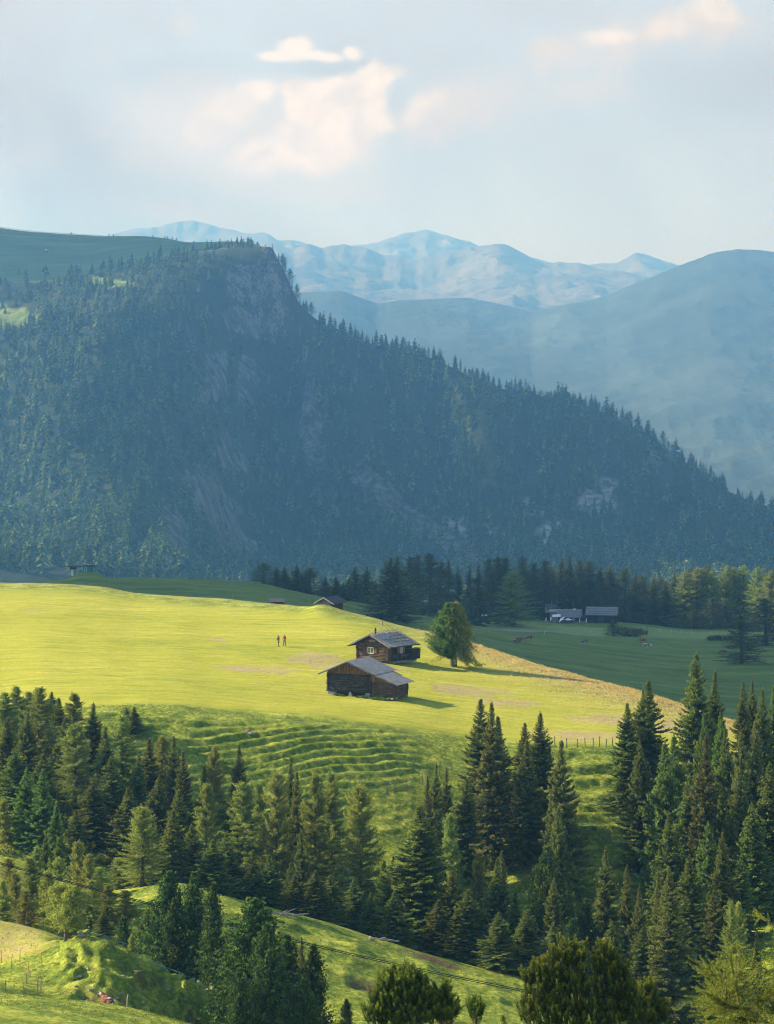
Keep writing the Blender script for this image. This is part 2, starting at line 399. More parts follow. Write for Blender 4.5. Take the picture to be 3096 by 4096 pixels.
strip = sstep(1072, 1082, YY)*(1-sstep(1140, 1160, YY))*sstep(1250, 1500, U)*(1-sstep(2380, 2480, U))+.7*sstep(1085, 1100, YY)*(1-sstep(1165, 1185, YY))*sstep(2500, 2600, U)
path = np.exp(-((YY-(1062+30*np.sin((U-1900)/700)+28*sstep(2330, 2450, U)))/2.0)**2)*sstep(1300, 1500, U)*(1-sstep(2440, 2460, U))
nv, nu = Z.shape
idx = np.arange(nv*nu).reshape(nv, nu)
faces = np.stack([idx[:-1, :-1], idx[:-1, 1:], idx[1:, 1:], idx[1:, :-1]], -1).reshape(-1, 4)
me = mesh_np('ground', np.stack([X, YY, Z], -1).reshape(-1, 3), faces, 4)
for nm, a in (('hay', hay), ('crest', crest), ('mown', mown), ('rear', rear), ('soil', np.clip(soil, 0, 1)), ('path', path), ('strip', strip)):
    attr(me, nm, a.ravel())
n = N('ground')
v1 = n.coord((1, 1, 1)); vs = n.coord((.16, .95, 0)); vd = n.coord((.5, 1.2, 1))
big = n.noise(v1, .035, 4); med = n.noise(v1, .30, 5, .6); fine = n.noise(v1, 1.7, 6, .7); tiny = n.noise(v1, 5.5, 4, .7)
streak = n.noise(vs, .75, 7, .68, .8); st3 = n.noise(n.coord((.5, 2.6, 0)), 1.0, 5, .7, .5)
st2 = n.noise(n.coord((.05, .4, 0)), 1.0, 6, .6, .4)
pasture = n.ramp(n.math('ADD', n.math('MULTIPLY', med, .45), n.math('MULTIPLY', fine, .55)),
                 [(.38, (.060, .105, .012)), (.5, (.19, .245, .026)), (.60, (.42, .43, .06))])
mownc = n.ramp(n.math('ADD', n.math('ADD', n.math('MULTIPLY', streak, .34), n.math('MULTIPLY', st2, .22)), n.math('ADD', n.math('MULTIPLY', big, .16), n.math('MULTIPLY', st3, .28))),
               [(.38, (.17, .23, .018)), (.47, (.35, .355, .026)), (.54, (.44, .425, .045)), (.62, (.60, .54, .14))])
mownc = n.mix(n.mr(fine, .30, .72), mownc, n.mix(.5, mownc, (.20, .24, .032)), 'MIX')
col = n.mix(n.attr('mown'), pasture, mownc)
rearc = n.ramp(n.math('ADD', n.math('MULTIPLY', n.noise(n.coord((.4, 1, 0)), .10, 6, .62), .6), n.math('MULTIPLY', n.noise(n.coord((.3, 1, 0)), .5, 5, .6), .4)),
               [(.38, (.080, .130, .022)), (.5, (.130, .190, .030)), (.62, (.215, .26, .055))])
rearc = n.mix(n.math('MULTIPLY', n.attr('strip'), .8), rearc, (.28, .34, .10))
col = n.mix(n.attr('rear'), col, rearc)
cr = n.math('MULTIPLY', n.attr('crest'), n.mr(n.noise(v1, .5, 6, .7), .3, .55, .55, 1.05), True)
col = n.mix(cr, col, n.ramp(tiny, [(.35, (.30, .235, .07)), (.65, (.56, .45, .19))]))
hv = n.coord((.45, 1, 0)); hn = n.noise(hv, 1.5, 7, .75, 1.0)
hm = n.math('MULTIPLY', n.attr('hay'), n.mr(hn, .40, .56), True)
col = n.mix(hm, col, n.ramp(n.noise(hv, 4, 5, .7), [(.35, (.22, .16, .08)), (.65, (.50, .38, .22))]))
sm = n.math('MULTIPLY', n.attr('soil'), n.mr(n.noise(v1, .9, 5, .7), .35, .5), True)
col = n.mix(sm, col, n.ramp(n.noise(v1, 3, 5, .7), [(.3, (.075, .038, .022)), (.7, (.22, .125, .08))]))
col = n.mix(n.attr('path'), col, (.36, .34, .30))
hgt = n.math('ADD', n.math('ADD', n.math('MULTIPLY', med, .5), n.math('MULTIPLY', fine, .6)), n.math('ADD', n.math('MULTIPLY', tiny, .22), n.math('MULTIPLY', streak, n.math('MULTIPLY', n.attr('mown'), .25))))
M['ground'] = n.bsdf(col, .95, .08, hgt, .8, .42)
ground = link('ground', me, M['ground']); tag(ground, kind='structure')

# ------------------------------------------------------------------ the wooded mountain
UM = np.array([0, 300, 600, 800, 950, 1083, 1112, 1150, 1200, 1400, 1700, 2000, 2300, 2600, 2850, 3096], float)
def mrow(Y, v):
    Y = np.array(Y if hasattr(Y, '__len__') else [Y]*16, float); return Y, VZ(np.array(v, float), Y)
MR = [
 (np.full(16, 2150.), np.full(16, -420.)),
 mrow(2350, [2280, 2330, 2430, 2480, 2490, 2500, 2500, 2500, 2500, 2500, 2500, 2500, 2500, 2500, 2500, 2500]),
 mrow([2750, 2750, 2770, 2900, 3020, 3100, 3100, 3100, 3100, 3100, 3080, 3060, 3040, 3020, 3000, 3000], [2190, 2110, 2040, 2160, 2290, 2320, 2320, 2320, 2310, 2300, 2290, 2290, 2290, 2290, 2300, 2310]),
 mrow([3050, 3050, 3080, 3200, 3330, 3390, 3390, 3390, 3380, 3360, 3330, 3300, 3270, 3240, 3200, 3180], [1840, 1760, 1660, 1740, 1860, 1890, 1885, 1880, 1870, 1900, 1980, 2040, 2090, 2130, 2170, 2210]),
 mrow([3400, 3400, 3420, 3500, 3600, 3640, 3640, 3640, 3630, 3560, 3500, 3450, 3400, 3360, 3320, 3290], [1440, 1370, 1300, 1330, 1380, 1400, 1405, 1420, 1450, 1560, 1680, 1765, 1845, 1925, 2020, 2120]),
 mrow([3800, 3800, 3780, 3740, 3715, 3700, 3700, 3700, 3705, 3720, 3680, 3620, 3560, 3500, 3440, 3400], [1122, 1108, 1056, 1010, 990, 987, 1037, 1112, 1215, 1350, 1424, 1553, 1610, 1745, 1932, 2048]),
 mrow([4350, 4350, 4300, 4200, 4100, 3900, 3850, 3850, 3850, 3850, 3800, 3750, 3700, 3650, 3600, 3550], [914, 942, 952, 976, 978, 1020, 1110, 1200, 1300, 1440, 1520, 1640, 1700, 1830, 2000, 2110]),
 (np.full(16, 5600.), np.full(16, -420.))]
mu = np.arange(-900, 4000, 12.0)
mY = np.unique(np.concatenate([np.arange(2150, 3300, 16), np.arange(3300, 3900, 7), np.arange(3900, 4450, 14), np.arange(4450, 5601, 60)]))
MZ = table(MR, mu, mY, UM)
MU, MY = np.meshgrid(mu, mY); MX = UX(MU, MY)
ridY = pchip(UM, MR[5][0], np.clip(mu, 0, 3096))[None, :]
face = sstep(2300, 2600, MY)*sstep(10, 160, ridY-MY)
MZ += face*(17*ridged(MX/110+MZ/400, MY/420, 4, 131)+7*fbm(MX/28, MY/34, 4, 135)-4)
# buttress, gully flanks and outcrops
MZ += face*26*np.exp(-((MU-1235)/55)**2)*sstep(3400, 3520, MY)*(1-sstep(3590, 3660, MY))
MZ += (1-face)*sstep(2300, 2600, MY)*1.6*fbm(MX/60, MY/60, 3, 141)*(1-sstep(4400, 4500, MY))*sstep(20, 120, MY-ridY)
def mz_np(x, y):
    u = CU+F*x/y
    i = np.clip(np.searchsorted(mY, y)-1, 0, len(mY)-2); j = np.clip(np.searchsorted(mu, u)-1, 0, len(mu)-2)
    a = (y-mY[i])/(mY[i+1]-mY[i]); b = (u-mu[j])/(mu[j+1]-mu[j])
    return (MZ[i, j]*(1-b)+MZ[i, j+1]*b)*(1-a)+(MZ[i+1, j]*(1-b)+MZ[i+1, j+1]*b)*a
def maskuv(u, v, lst, seed, k=.5):
    m = np.zeros_like(u)
    nn = fbm(u/46, v/60, 4, seed)
    for (u0, v0, ru, rv, ang) in lst:
        c, s = math.cos(math.radians(ang)), math.sin(math.radians(ang))
        a = ((u-u0)*c+(v-v0)*s)/ru; b = (-(u-u0)*s+(v-v0)*c)/rv
        m = np.maximum(m, sstep(1.25, .75, a*a+b*b+1.1*nn))
    return m
ROCK = [(1090, 1170, 75, 150, -12), (960, 1130, 60, 70, 0), (1010, 1300, 110, 50, 25), (1245, 1720, 50, 190, -6), (1490, 1940, 190, 45, 38), (1700, 2110, 170, 38, 40), (1840, 2200, 120, 40, 45),
        (850, 2030, 90, 200, -28), (960, 2180, 60, 110, -35), (700, 2120, 50, 110, -20), (560, 2230, 50, 60, 0), (920, 1830, 60, 90, -20), (860, 1520, 70, 110, 10), (990, 1530, 50, 90, 0), (780, 2260, 90, 50, 0),
        (2620, 1840, 22, 50, -20), (2670, 1800, 20, 50, -20)]
PALE = [(2390, 2000, 90, 45, -12), (2420, 1940, 45, 30, 0), (2265, 2105, 40, 25, 10), (2170, 2160, 40, 60, 0), (2130, 2030, 55, 22, 35), (1830, 2110, 70, 22, 42), (2000, 2140, 50, 25, 20)]
CLEAR = [(30, 1270, 130, 52, 8), (420, 1125, 130, 16, 8), (150, 1115, 120, 16, 0)]
MV = HV - MZ/MY*F
rock = maskuv(MU, MV, ROCK, 151); pale = maskuv(MU, MV, PALE, 153, .7); clear = maskuv(MU, MV, CLEAR, 155)
plateau = sstep(-10, 25, MY-ridY)*(MU < 1095)
idx = np.arange(MZ.size).reshape(MZ.shape)
faces = np.stack([idx[:-1, :-1], idx[:-1, 1:], idx[1:, 1:], idx[1:, :-1]], -1).reshape(-1, 4)
me = mesh_np('mountain', np.stack([MX, MY, MZ], -1).reshape(-1, 3), faces, 4)
for nm, a in (('rock', np.clip(rock, 0, 1)), ('pale', pale), ('grass', np.clip(np.maximum(plateau, clear), 0, 1))): attr(me, nm, a.ravel())
n = N('mountain'); v1 = n.coord(); vr = n.coord((1, .5, 1))
f1 = n.noise(vr, .012, 6, .65); f2 = n.noise(n.coord((1, 1, .35)), .07, 7, .7); f3 = n.noise(v1, .25, 4, .7)
floor_ = n.ramp(f2, [(.3, (.018, .030, .016)), (.7, (.05, .065, .032))])
rockc = n.ramp(n.math('ADD', n.math('MULTIPLY', f2, .6), n.math('MULTIPLY', f3, .4)), [(.42, (.03, .03, .03)), (.5, (.085, .082, .075)), (.57, (.20, .19, .17))])
palec = n.ramp(n.noise(n.coord((.3, .3, 1.6)), .16, 6, .7), [(.36, (.10, .095, .09)), (.6, (.42, .40, .36))])
gr = n.ramp(n.noise(n.coord((.5, 1, 1)), .02, 6, .6), [(.3, (.085, .15, .04)), (.52, (.15, .22, .06)), (.7, (.27, .28, .10))])
rfac = n.mr(n.math('ADD', n.attr('rock'), n.math('MULTIPLY', n.math('SUBTRACT', f3, .5), 1.4)), .38, .62)
col = n.mix(rfac, floor_, rockc); col = n.mix(n.math('MULTIPLY', n.attr('pale'), n.mr(f2, .38, .5), True), col, palec)
col = n.mix(n.attr('grass'), col, gr)
M['mountain'] = n.bsdf(col, .95, .05, n.math('ADD', n.math('MULTIPLY', f2, .6), n.math('MULTIPLY', f3, .4)), 1, 6)
mountain = link('mountain', me, M['mountain']); tag(mountain, kind='structure')

# ------------------------------------------------------------------ distant ranges
def crange(name, sil, Yc, Yf, vf, amp, cols, seed, rough=1., vscale=1.0):
    su = np.array([a for a, b in sil], float); sv = np.array([b for a, b in sil], float)
    u = np.arange(-900, 4000, 8.0); ny = 110
    t = np.concatenate([np.linspace(0, 1, 90), 1+np.linspace(.02, .45, 20)])
    zc = VZ(np.interp(u, su, sv), Yc)
    # smooth the polyline a little then add rock-scale roughness
    kk = np.array([0, 1, 2, 1, 0.])/4; zc = np.convolve(np.pad(zc, 2, 'edge'), kk, 'valid')
    if rough > 1: xr = UX(u, Yc); zc = zc+Yc*.0011*(fbm(xr/300, xr*0+seed, 4, seed+21, .62)*2+ridged(xr/620, xr*0+3, 3, seed+25)*1.1-.5)
    Ug, T = np.meshgrid(u, t); Yg = Yf+(Yc-Yf)*T
    zf = float(VZ(vf, Yf))
    prof = np.where(T <= 1, T**1.12, 1-(T-1)*1.3)
    Zg = zf+(zc[None, :]-zf)*prof
    Xg = UX(Ug, Yg); L = (Yc-Yf)
    env = np.where(T < 1, sstep(0, .2, T)*sstep(0, .12, 1-T), 0)
    Zg += env*amp*(ridged(Xg/(L*.20), Yg/(L*.34), 5, seed)+.25*fbm(Xg/(L*.03), Yg/(L*.03), 3, seed+7))
    Zg += sstep(.8, 1, T)*amp*.17*rough*ridged(Xg/(L*.03), Yg/(L*.5), 4, seed+11)
    # keep every point in front of the crest below the line of sight to it
    lim = zc[None, :]*(Yg/Yc)-0.004*L*np.abs(1-T)
    Zg = np.minimum(Zg, np.where(T < 1, lim, lim-.1*L*np.maximum(T-1, 0)))
    idx = np.arange(Zg.size).reshape(Zg.shape)
    fc = np.stack([idx[:-1, :-1], idx[:-1, 1:], idx[1:, 1:], idx[1:, :-1]], -1).reshape(-1, 4)
    me = mesh_np(name, np.stack([Xg, Yg, Zg], -1).reshape(-1, 3), fc, 4)
    n = N(name); v1 = n.coord(); a = n.noise(v1, 6/L, 8, .62); b = n.noise(n.coord((1, 1, .5)), 40/L, 6, .7)
    h = n.math('ADD', n.math('MULTIPLY', a, .6), n.math('MULTIPLY', b, .4))
    m = n.bsdf(n.ramp(h, [(.36, cols[0]), (.5, cols[1]), (.64, cols[2])]), .95, .05, b, 1, L*(.004 if rough == 1. else .007))
    return tag(link(name, me, m), kind='structure')
crange('blue_ridge_hills', [(-900, 1120), (900, 1180), (1204, 1170), (1370, 1163), (1426, 1185), (1509, 1213), (1611, 1200), (1741, 1194), (1870, 1191), (2000, 1215), (2129, 1248), (2278, 1213), (2426, 1185), (2500, 1150), (2592, 1111), (2660, 1080), (2741, 1052), (2852, 1009), (2944, 994), (3037, 1000), (3096, 1008), (3500, 1060), (4000, 1100)],
       9500, 5700, 2080, 42, [(.026, .040, .034), (.040, .058, .048), (.064, .084, .066)], 201)
crange('rocky_mountains', [(-900, 1000), (700, 990), (1000, 985), (1111, 965), (1175, 981), (1241, 961), (1300, 972), (1370, 970), (1463, 991), (1540, 1012), (1650, 1018), (1740, 1006), (1800, 995), (1880, 985), (1982, 978), (2056, 1005), (2148, 1037), (2296, 1043), (2400, 1052), (2463, 1060), (2600, 1100), (2800, 1150), (3096, 1180), (4000, 1250)],
       15000, 11000, 1300, 85, [(.08, .076, .058), (.125, .118, .09), (.18, .17, .135)], 221, 1.5)
crange('far_mountains', [(-900, 1050), (300, 1000), (481, 941), (611, 907), (680, 893), (759, 883), (815, 882), (889, 915), (981, 935), (1056, 935), (1111, 960), (1300, 990), (1463, 985), (1537, 963), (1630, 930), (1685, 924), (1778, 944), (1852, 963), (1900, 985), (2050, 1015), (2200, 1050), (2389, 1052), (2463, 1048), (2546, 1011), (2600, 1025), (2667, 1041), (2731, 1061), (2850, 1100), (3096, 1130), (4000, 1200)],
       18500, 15600, 1150, 85, [(.08, .076, .058), (.125, .118, .09), (.18, .17, .135)], 241, 1.5)
# ------------------------------------------------------------------ trees
def nrm(a): return a/np.maximum(np.linalg.norm(a, axis=-1, keepdims=True), 1e-9)
class Sprays:
    """many small pointed sprigs (four-cornered, slightly folded) gathered into one crown mesh"""
    def __init__(s, seed): s.r = np.random.default_rng(seed); s.q = []; s.t = []
    def add(s, base, d, ln, wd, tint, flat=.5):
        n = len(base)
        if n == 0: return
        d = nrm(d); up = nrm(s.r.normal(size=(n, 3))*(1-flat)+np.array([0, 0, 1.])*flat)
        side = nrm(np.cross(d, up)); ln = np.broadcast_to(ln, n)[:, None]; wd = np.broadcast_to(wd, n)[:, None]
        m = base+d*ln*.45; nn = np.cross(side, d)*wd*.25
        s.q.append(np.stack([base, m+side*wd*.5-nn, base+d*ln, m-side*wd*.5-nn], 1)); s.t.append(np.clip(np.broadcast_to(tint, n), 0, 1))
    def mesh(s, name):
        q = np.concatenate(s.q); t = np.concatenate(s.t)
        me = mesh_np(name, q.reshape(-1, 3), np.arange(len(q)*4).reshape(-1, 4), 4, False)
        attr(me, 'tint', np.repeat(t, 4)); return me, len(q)
def limb_tubes(mb, curves, n=4):
    for pts, r in curves: mb.tube(pts, r, n, False)

def conifer(name, kind, H, R, seed, dens=1.0, bare=.06, lean=0):
    """returns (trunk mesh, crown mesh): a tapered stem with limbs, and the sprigs carried by its branches"""
    r = np.random.default_rng(seed); S = Sprays(seed+1); tr = MB()
    bend = r.normal(size=2)*.01*H
    def axis(h): return np.array([bend[0]*math.sin(h/H*2.5)+lean*h/H, bend[1]*math.sin(h/H*2.1), h])
    tr.tube([axis(H*k/8) for k in range(9)], [(.022*H*(1-k/8.3)**.9+.012)*(1.35 if k == 0 else 1) for k in range(9)], 7)
    lump = r.random(8)*6.28
    step = {'spruce': .36, 'larch': .42, 'pine': .40}[kind]/dens**.5
    h = H*bare
    while h < H*.985:
        f = h/H
        if kind == 'spruce':
            prof = (1-f)**1.02*(1-.35*max(0, .12-f)/.12)*1.12; nb = 8 if f < .8 else 6; pit = -.22+.75*f**1.5
        elif kind == 'larch':
            prof = (1-f)**.70*(.62+.38*math.sin(min(1, f/.3)*math.pi/2)); nb = 7; pit = .02+.55*f**1.6
        else:
            prof = (1-f**1.35)**.85*(.72+.28*math.sin(min(1, f/.3)*math.pi/2)); nb = 8; pit = .45+.5*f
        for b in range(nb):
            if kind == 'larch' and r.random() < .16: continue
            a = r.random()*6.283
            irr = 1+.20*math.sin(a*2+lump[0]+h*.9)+.16*math.sin(a*3+lump[1]-h*.55)+.10*math.sin(a+lump[2]+h*2.1)
            L = R*prof*irr*(.72+.42*r.random()) + (.10+.15*r.random())*(1-f*.8)
            if r.random() < .05: L *= 1.3
            ls = .42+.58*min(1, L/1.3)
            if kind == 'larch' and r.random() < .10: L *= 1.35
            d0 = np.array([math.cos(a), math.sin(a), 0.]); o = axis(h+r.normal()*.1)
            m = max(4, int(L/.12)); t = np.linspace(0, 1, m)[:, None]
            if kind == 'spruce': zz = L*(math.tan(pit+r.normal()*.08)*t-.30*t**1.5*(1-f)+.22*t**4)
            elif kind == 'larch': zz = L*(math.tan(pit+r.normal()*.15)*t-.25*t**2*(1-f*.6)+.16*t**4)
            else: zz = L*(.12*t+math.tan(min(1.25, pit))*.62*t**2.2)
            c = o+d0*L*t+np.concatenate([np.zeros((m, 2)), zz], 1)
            if kind != 'spruce': c[:, :2] += np.array([-d0[1], d0[0]])*(r.normal()*.10*L*t**2)
            if L > .5: tr.tube([c[0], c[m//2], c[-1]], [.012+.012*L, .010+.006*L, .006], 3, False)
            tang = nrm(np.gradient(c, axis=0)); sd = nrm(np.cross(tang, [0, 0, 1.])); k0 = int(m*(.22 if kind != 'pine' else .45)*(1-f))
            c, tang, sd, tt = c[k0:], tang[k0:], sd[k0:], t[k0:, 0]; m = len(c)
            if kind == 'spruce':
                for rep in range(int(round(3*dens))):
                    sg = np.where(r.random(m) < .5, -1., 1.)[:, None]; tl = (.16+.34*L/R*(1.05-tt))*(.7+.6*r.random(m))
                    d = tang*(.55+.3*r.random((m, 1)))+sd*sg*(.75)+np.array([0, 0, -1.])*(.10+.40*r.random((m, 1)))*(1-f*.6)
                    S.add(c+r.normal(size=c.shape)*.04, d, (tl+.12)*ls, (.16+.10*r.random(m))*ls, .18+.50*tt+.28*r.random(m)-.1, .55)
                    j = r.random(m) < .75
                    e = (c+nrm(d)*(tl*.6)[:, None])[j]
                    S.add(e, nrm(d[j])*.5+np.array([0, 0, -1.])*.55+r.normal(size=e.shape)*.35, (.16+.16*r.random(len(e)))*ls, .12*ls, .35+.4*tt[j]+.3*r.random(len(e))-.1, .3)
                S.add(c[-2:], tang[-2:]+np.array([0, 0, .25]), .30*ls, .12*ls, .95, .5)
            elif kind == 'larch':
                for rep in range(int(round(3*dens))):
                    sg = np.where(r.random(m) < .5, -1., 1.)[:, None]; tl = (.15+.42*L/R*(1.1-tt))*(.5+.9*r.random(m))
                    d = tang*.7+sd*sg*(.2+.7*r.random((m, 1)))+np.array([0, 0, -1.])*(.05+.5*r.random((m, 1)))
                    e = c+nrm(d)*(tl*r.random(m))[:, None]
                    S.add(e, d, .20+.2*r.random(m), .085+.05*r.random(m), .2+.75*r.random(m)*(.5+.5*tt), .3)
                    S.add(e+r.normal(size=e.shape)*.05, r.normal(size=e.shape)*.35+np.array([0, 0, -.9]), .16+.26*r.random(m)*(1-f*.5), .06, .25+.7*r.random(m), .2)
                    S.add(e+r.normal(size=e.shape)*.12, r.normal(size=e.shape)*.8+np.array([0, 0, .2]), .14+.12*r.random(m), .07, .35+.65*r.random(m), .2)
            else:
                for rep in range(int(round(2.2*dens))):
                    e = c+r.normal(size=c.shape)*np.array([.20, .20, .14])*(.5+.8*L/R)
                    tn = .1+.75*r.random(m)*(.35+.65*tt)
                    for q in range(5):
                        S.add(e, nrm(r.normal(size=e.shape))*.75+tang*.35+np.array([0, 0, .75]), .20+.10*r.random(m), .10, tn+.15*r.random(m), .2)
        h += step*(.75+.5*r.random())*(1.1-.6*f)
    top = axis(H*.985)
    S.add(np.repeat(top[None], 14, 0)+r.normal(size=(14, 3))*np.array([.02, .02, .14]), r.normal(size=(14, 3))*.28+np.array([0, 0, 1.]), .32, .06, .8, .2)
    tn = name+'_trunk'
    tb = bpy.data.meshes.new(tn); tb.from_pydata(tr.v, [], tr.f); tb.update()
    me, nq = S.mesh(name+'_crown')
    return tb, me
PROTO = {}
def proto(key, kind, H, R, seed, mat, **k):
    tb, cr = conifer(key, kind, H, R, seed, **k)
    tb.materials.append(M['bark']); cr.materials.append(M[mat]); PROTO[key] = (tb, cr, H, R)
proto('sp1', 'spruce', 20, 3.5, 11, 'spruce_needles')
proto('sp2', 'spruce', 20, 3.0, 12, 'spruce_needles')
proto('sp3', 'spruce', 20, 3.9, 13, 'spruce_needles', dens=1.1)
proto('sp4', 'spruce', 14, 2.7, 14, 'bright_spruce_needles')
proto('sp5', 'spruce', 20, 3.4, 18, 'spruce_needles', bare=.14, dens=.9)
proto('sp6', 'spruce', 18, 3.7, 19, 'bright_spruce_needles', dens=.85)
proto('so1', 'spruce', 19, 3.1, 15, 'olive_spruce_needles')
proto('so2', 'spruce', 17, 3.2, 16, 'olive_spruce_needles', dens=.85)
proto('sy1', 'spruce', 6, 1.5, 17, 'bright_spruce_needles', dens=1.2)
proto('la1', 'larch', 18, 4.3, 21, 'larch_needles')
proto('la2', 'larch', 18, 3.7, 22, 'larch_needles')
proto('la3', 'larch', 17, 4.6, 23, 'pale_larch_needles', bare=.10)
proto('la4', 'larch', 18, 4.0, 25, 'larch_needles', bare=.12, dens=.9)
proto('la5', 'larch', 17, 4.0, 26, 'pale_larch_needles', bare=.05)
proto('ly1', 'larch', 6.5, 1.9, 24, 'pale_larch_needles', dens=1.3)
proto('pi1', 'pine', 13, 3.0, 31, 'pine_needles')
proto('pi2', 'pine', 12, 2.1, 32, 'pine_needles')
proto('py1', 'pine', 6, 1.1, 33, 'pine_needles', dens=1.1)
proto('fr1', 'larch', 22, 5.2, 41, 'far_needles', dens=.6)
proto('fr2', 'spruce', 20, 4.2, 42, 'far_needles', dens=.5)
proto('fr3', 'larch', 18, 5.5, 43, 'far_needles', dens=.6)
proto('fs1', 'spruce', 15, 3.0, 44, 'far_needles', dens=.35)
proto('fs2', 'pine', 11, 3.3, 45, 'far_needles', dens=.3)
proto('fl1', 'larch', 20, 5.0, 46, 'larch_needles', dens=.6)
CAT = {'s': 'spruce', 'l': 'larch', 'p': 'stone pine', 'f': 'conifer'}
NM = {'s': 'spruce_tree', 'l': 'larch_tree', 'p': 'stone_pine_tree', 'f': 'conifer_tree'}
def tree(key, x, y, Ht, label, group=None, wide=1.0, rz=None, sink=.25, z=None, cat=None, mat=None):
    tb, cr, H, R = PROTO[key]; c = key[0]
    if key in ('fr1', 'fr3', 'fl1'): c = 'l'
    if key in ('fr2', 'fs1'): c = 's'
    if key == 'fs2': c = 'p'
    if z is None: z = gz(x, y)
    s = (Ht+sink)/H; e = empty(NM[c], (x, y, z-sink), random.random()*6.28 if rz is None else rz)
    ws = s*wide; e.scale = (ws, ws, s)
    tag(e, label, cat or CAT[c], group)
    for nm, me in (('trunk', tb), ('crown', cr)):
        o = bpy.data.objects.new(nm, me); C.objects.link(o); o.parent = e
    return e
ALT = {'sp1': ('sp1', 'sp3', 'sp5'), 'sp2': ('sp2', 'sp5', 'sp1'), 'sp3': ('sp3', 'sp1'), 'sp4': ('sp4', 'sp6'), 'so1': ('so1', 'so2'), 'so2': ('so2', 'so1'), 'la1': ('la1', 'la2', 'la4'), 'la2': ('la2', 'la4'), 'la3': ('la3', 'la5')}
def tree_at(key, u, vt, Y, label, group=None, wr=None, z=None, **k):
    """u, vt: where the tip shows in the photo; the height follows from the ground under it. wr = crown radius in photo pixels"""
    key = random.choice(ALT.get(key, (key,)))
    x = float(UX(u, Y)); g = gz(x, Y) if z is None else z; Ht = float(VZ(vt, Y))-g
    tb, cr, H, R = PROTO[key]
    wide = 1.0
    if wr: wide = min(2.6, max(.7, (1.15 if key[0] == 'l' and Y < 700 else 1.36 if Y < 700 else 1.75)*(1 if Y > 700 else random.uniform(.88, 1.14))*(wr/F*Y)/(R*Ht/H)))
    return tree(key, x, Y, max(1.2, Ht), label, group, wide, z=z, **k)

ordn = ['first', 'second', 'third', 'fourth', 'fifth', 'sixth', 'seventh', 'eighth', 'ninth', 'tenth', 'eleventh', 'twelfth', 'thirteenth', 'fourteenth', 'fifteenth', 'sixteenth', 'seventeenth', 'eighteenth', 'nineteenth', 'twentieth', 'twenty-first']
KINDW = {'b4': 'bright green spruce', 'sp': 'dark spruce', 'so': 'olive brown spruce', 'sy': 'young green spruce', 'la': 'grey green larch', 'ly': 'young pale larch', 'pi': 'stone pine', 'py': 'young stone pine', 'fr': 'tree', 'fs': 'tree', 'fl': 'sunlit larch'}
def stand(where, group, lst, adj=None):
    """lst: (key, u, vtip, Y, crown radius px, optional own words). Every tree gets a label of its own, counted from the left"""
    lst = sorted(lst, key=lambda q: q[1]); cnt = {}; tot = {}
    kd = lambda q: 'b4' if q[0] == 'sp4' else q[0][:2]
    for q in lst: tot[kd(q)] = tot.get(kd(q), 0)+1
    for q in lst:
        k = kd(q); i = cnt.get(k, 0); cnt[k] = i+1
        if len(q) > 5 and q[5]: lab = q[5]
        elif tot[k] == 1: lab = f'{KINDW[k]}, the only one {where}'
        else: lab = f'{KINDW[k]}, {ordn[i]} from the left {where}'
        tree_at(q[0], q[1], q[2], q[3], lab, group, wr=q[4])
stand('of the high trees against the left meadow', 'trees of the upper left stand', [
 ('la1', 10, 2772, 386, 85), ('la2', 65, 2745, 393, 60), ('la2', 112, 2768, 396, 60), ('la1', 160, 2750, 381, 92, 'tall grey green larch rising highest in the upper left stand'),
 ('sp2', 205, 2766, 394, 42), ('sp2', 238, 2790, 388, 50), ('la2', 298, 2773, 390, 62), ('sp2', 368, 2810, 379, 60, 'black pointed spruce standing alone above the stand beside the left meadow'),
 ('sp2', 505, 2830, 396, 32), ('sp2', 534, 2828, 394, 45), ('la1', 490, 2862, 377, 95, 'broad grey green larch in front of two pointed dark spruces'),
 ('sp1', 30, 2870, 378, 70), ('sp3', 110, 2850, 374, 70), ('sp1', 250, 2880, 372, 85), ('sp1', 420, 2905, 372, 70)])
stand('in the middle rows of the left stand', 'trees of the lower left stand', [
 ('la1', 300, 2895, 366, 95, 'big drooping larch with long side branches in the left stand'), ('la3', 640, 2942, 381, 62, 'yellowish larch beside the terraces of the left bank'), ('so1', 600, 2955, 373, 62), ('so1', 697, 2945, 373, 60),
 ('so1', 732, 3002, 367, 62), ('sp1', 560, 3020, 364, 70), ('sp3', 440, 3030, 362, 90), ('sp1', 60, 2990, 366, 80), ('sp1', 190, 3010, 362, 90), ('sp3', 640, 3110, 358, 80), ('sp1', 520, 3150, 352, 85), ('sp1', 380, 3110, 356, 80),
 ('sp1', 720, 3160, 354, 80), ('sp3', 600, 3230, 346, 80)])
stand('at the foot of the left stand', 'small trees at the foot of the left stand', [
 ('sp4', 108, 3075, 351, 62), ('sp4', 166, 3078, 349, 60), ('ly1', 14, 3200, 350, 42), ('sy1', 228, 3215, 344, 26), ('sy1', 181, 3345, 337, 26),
 ('sy1', 232, 3362, 333, 38), ('sp1', 300, 3240, 346, 60)])
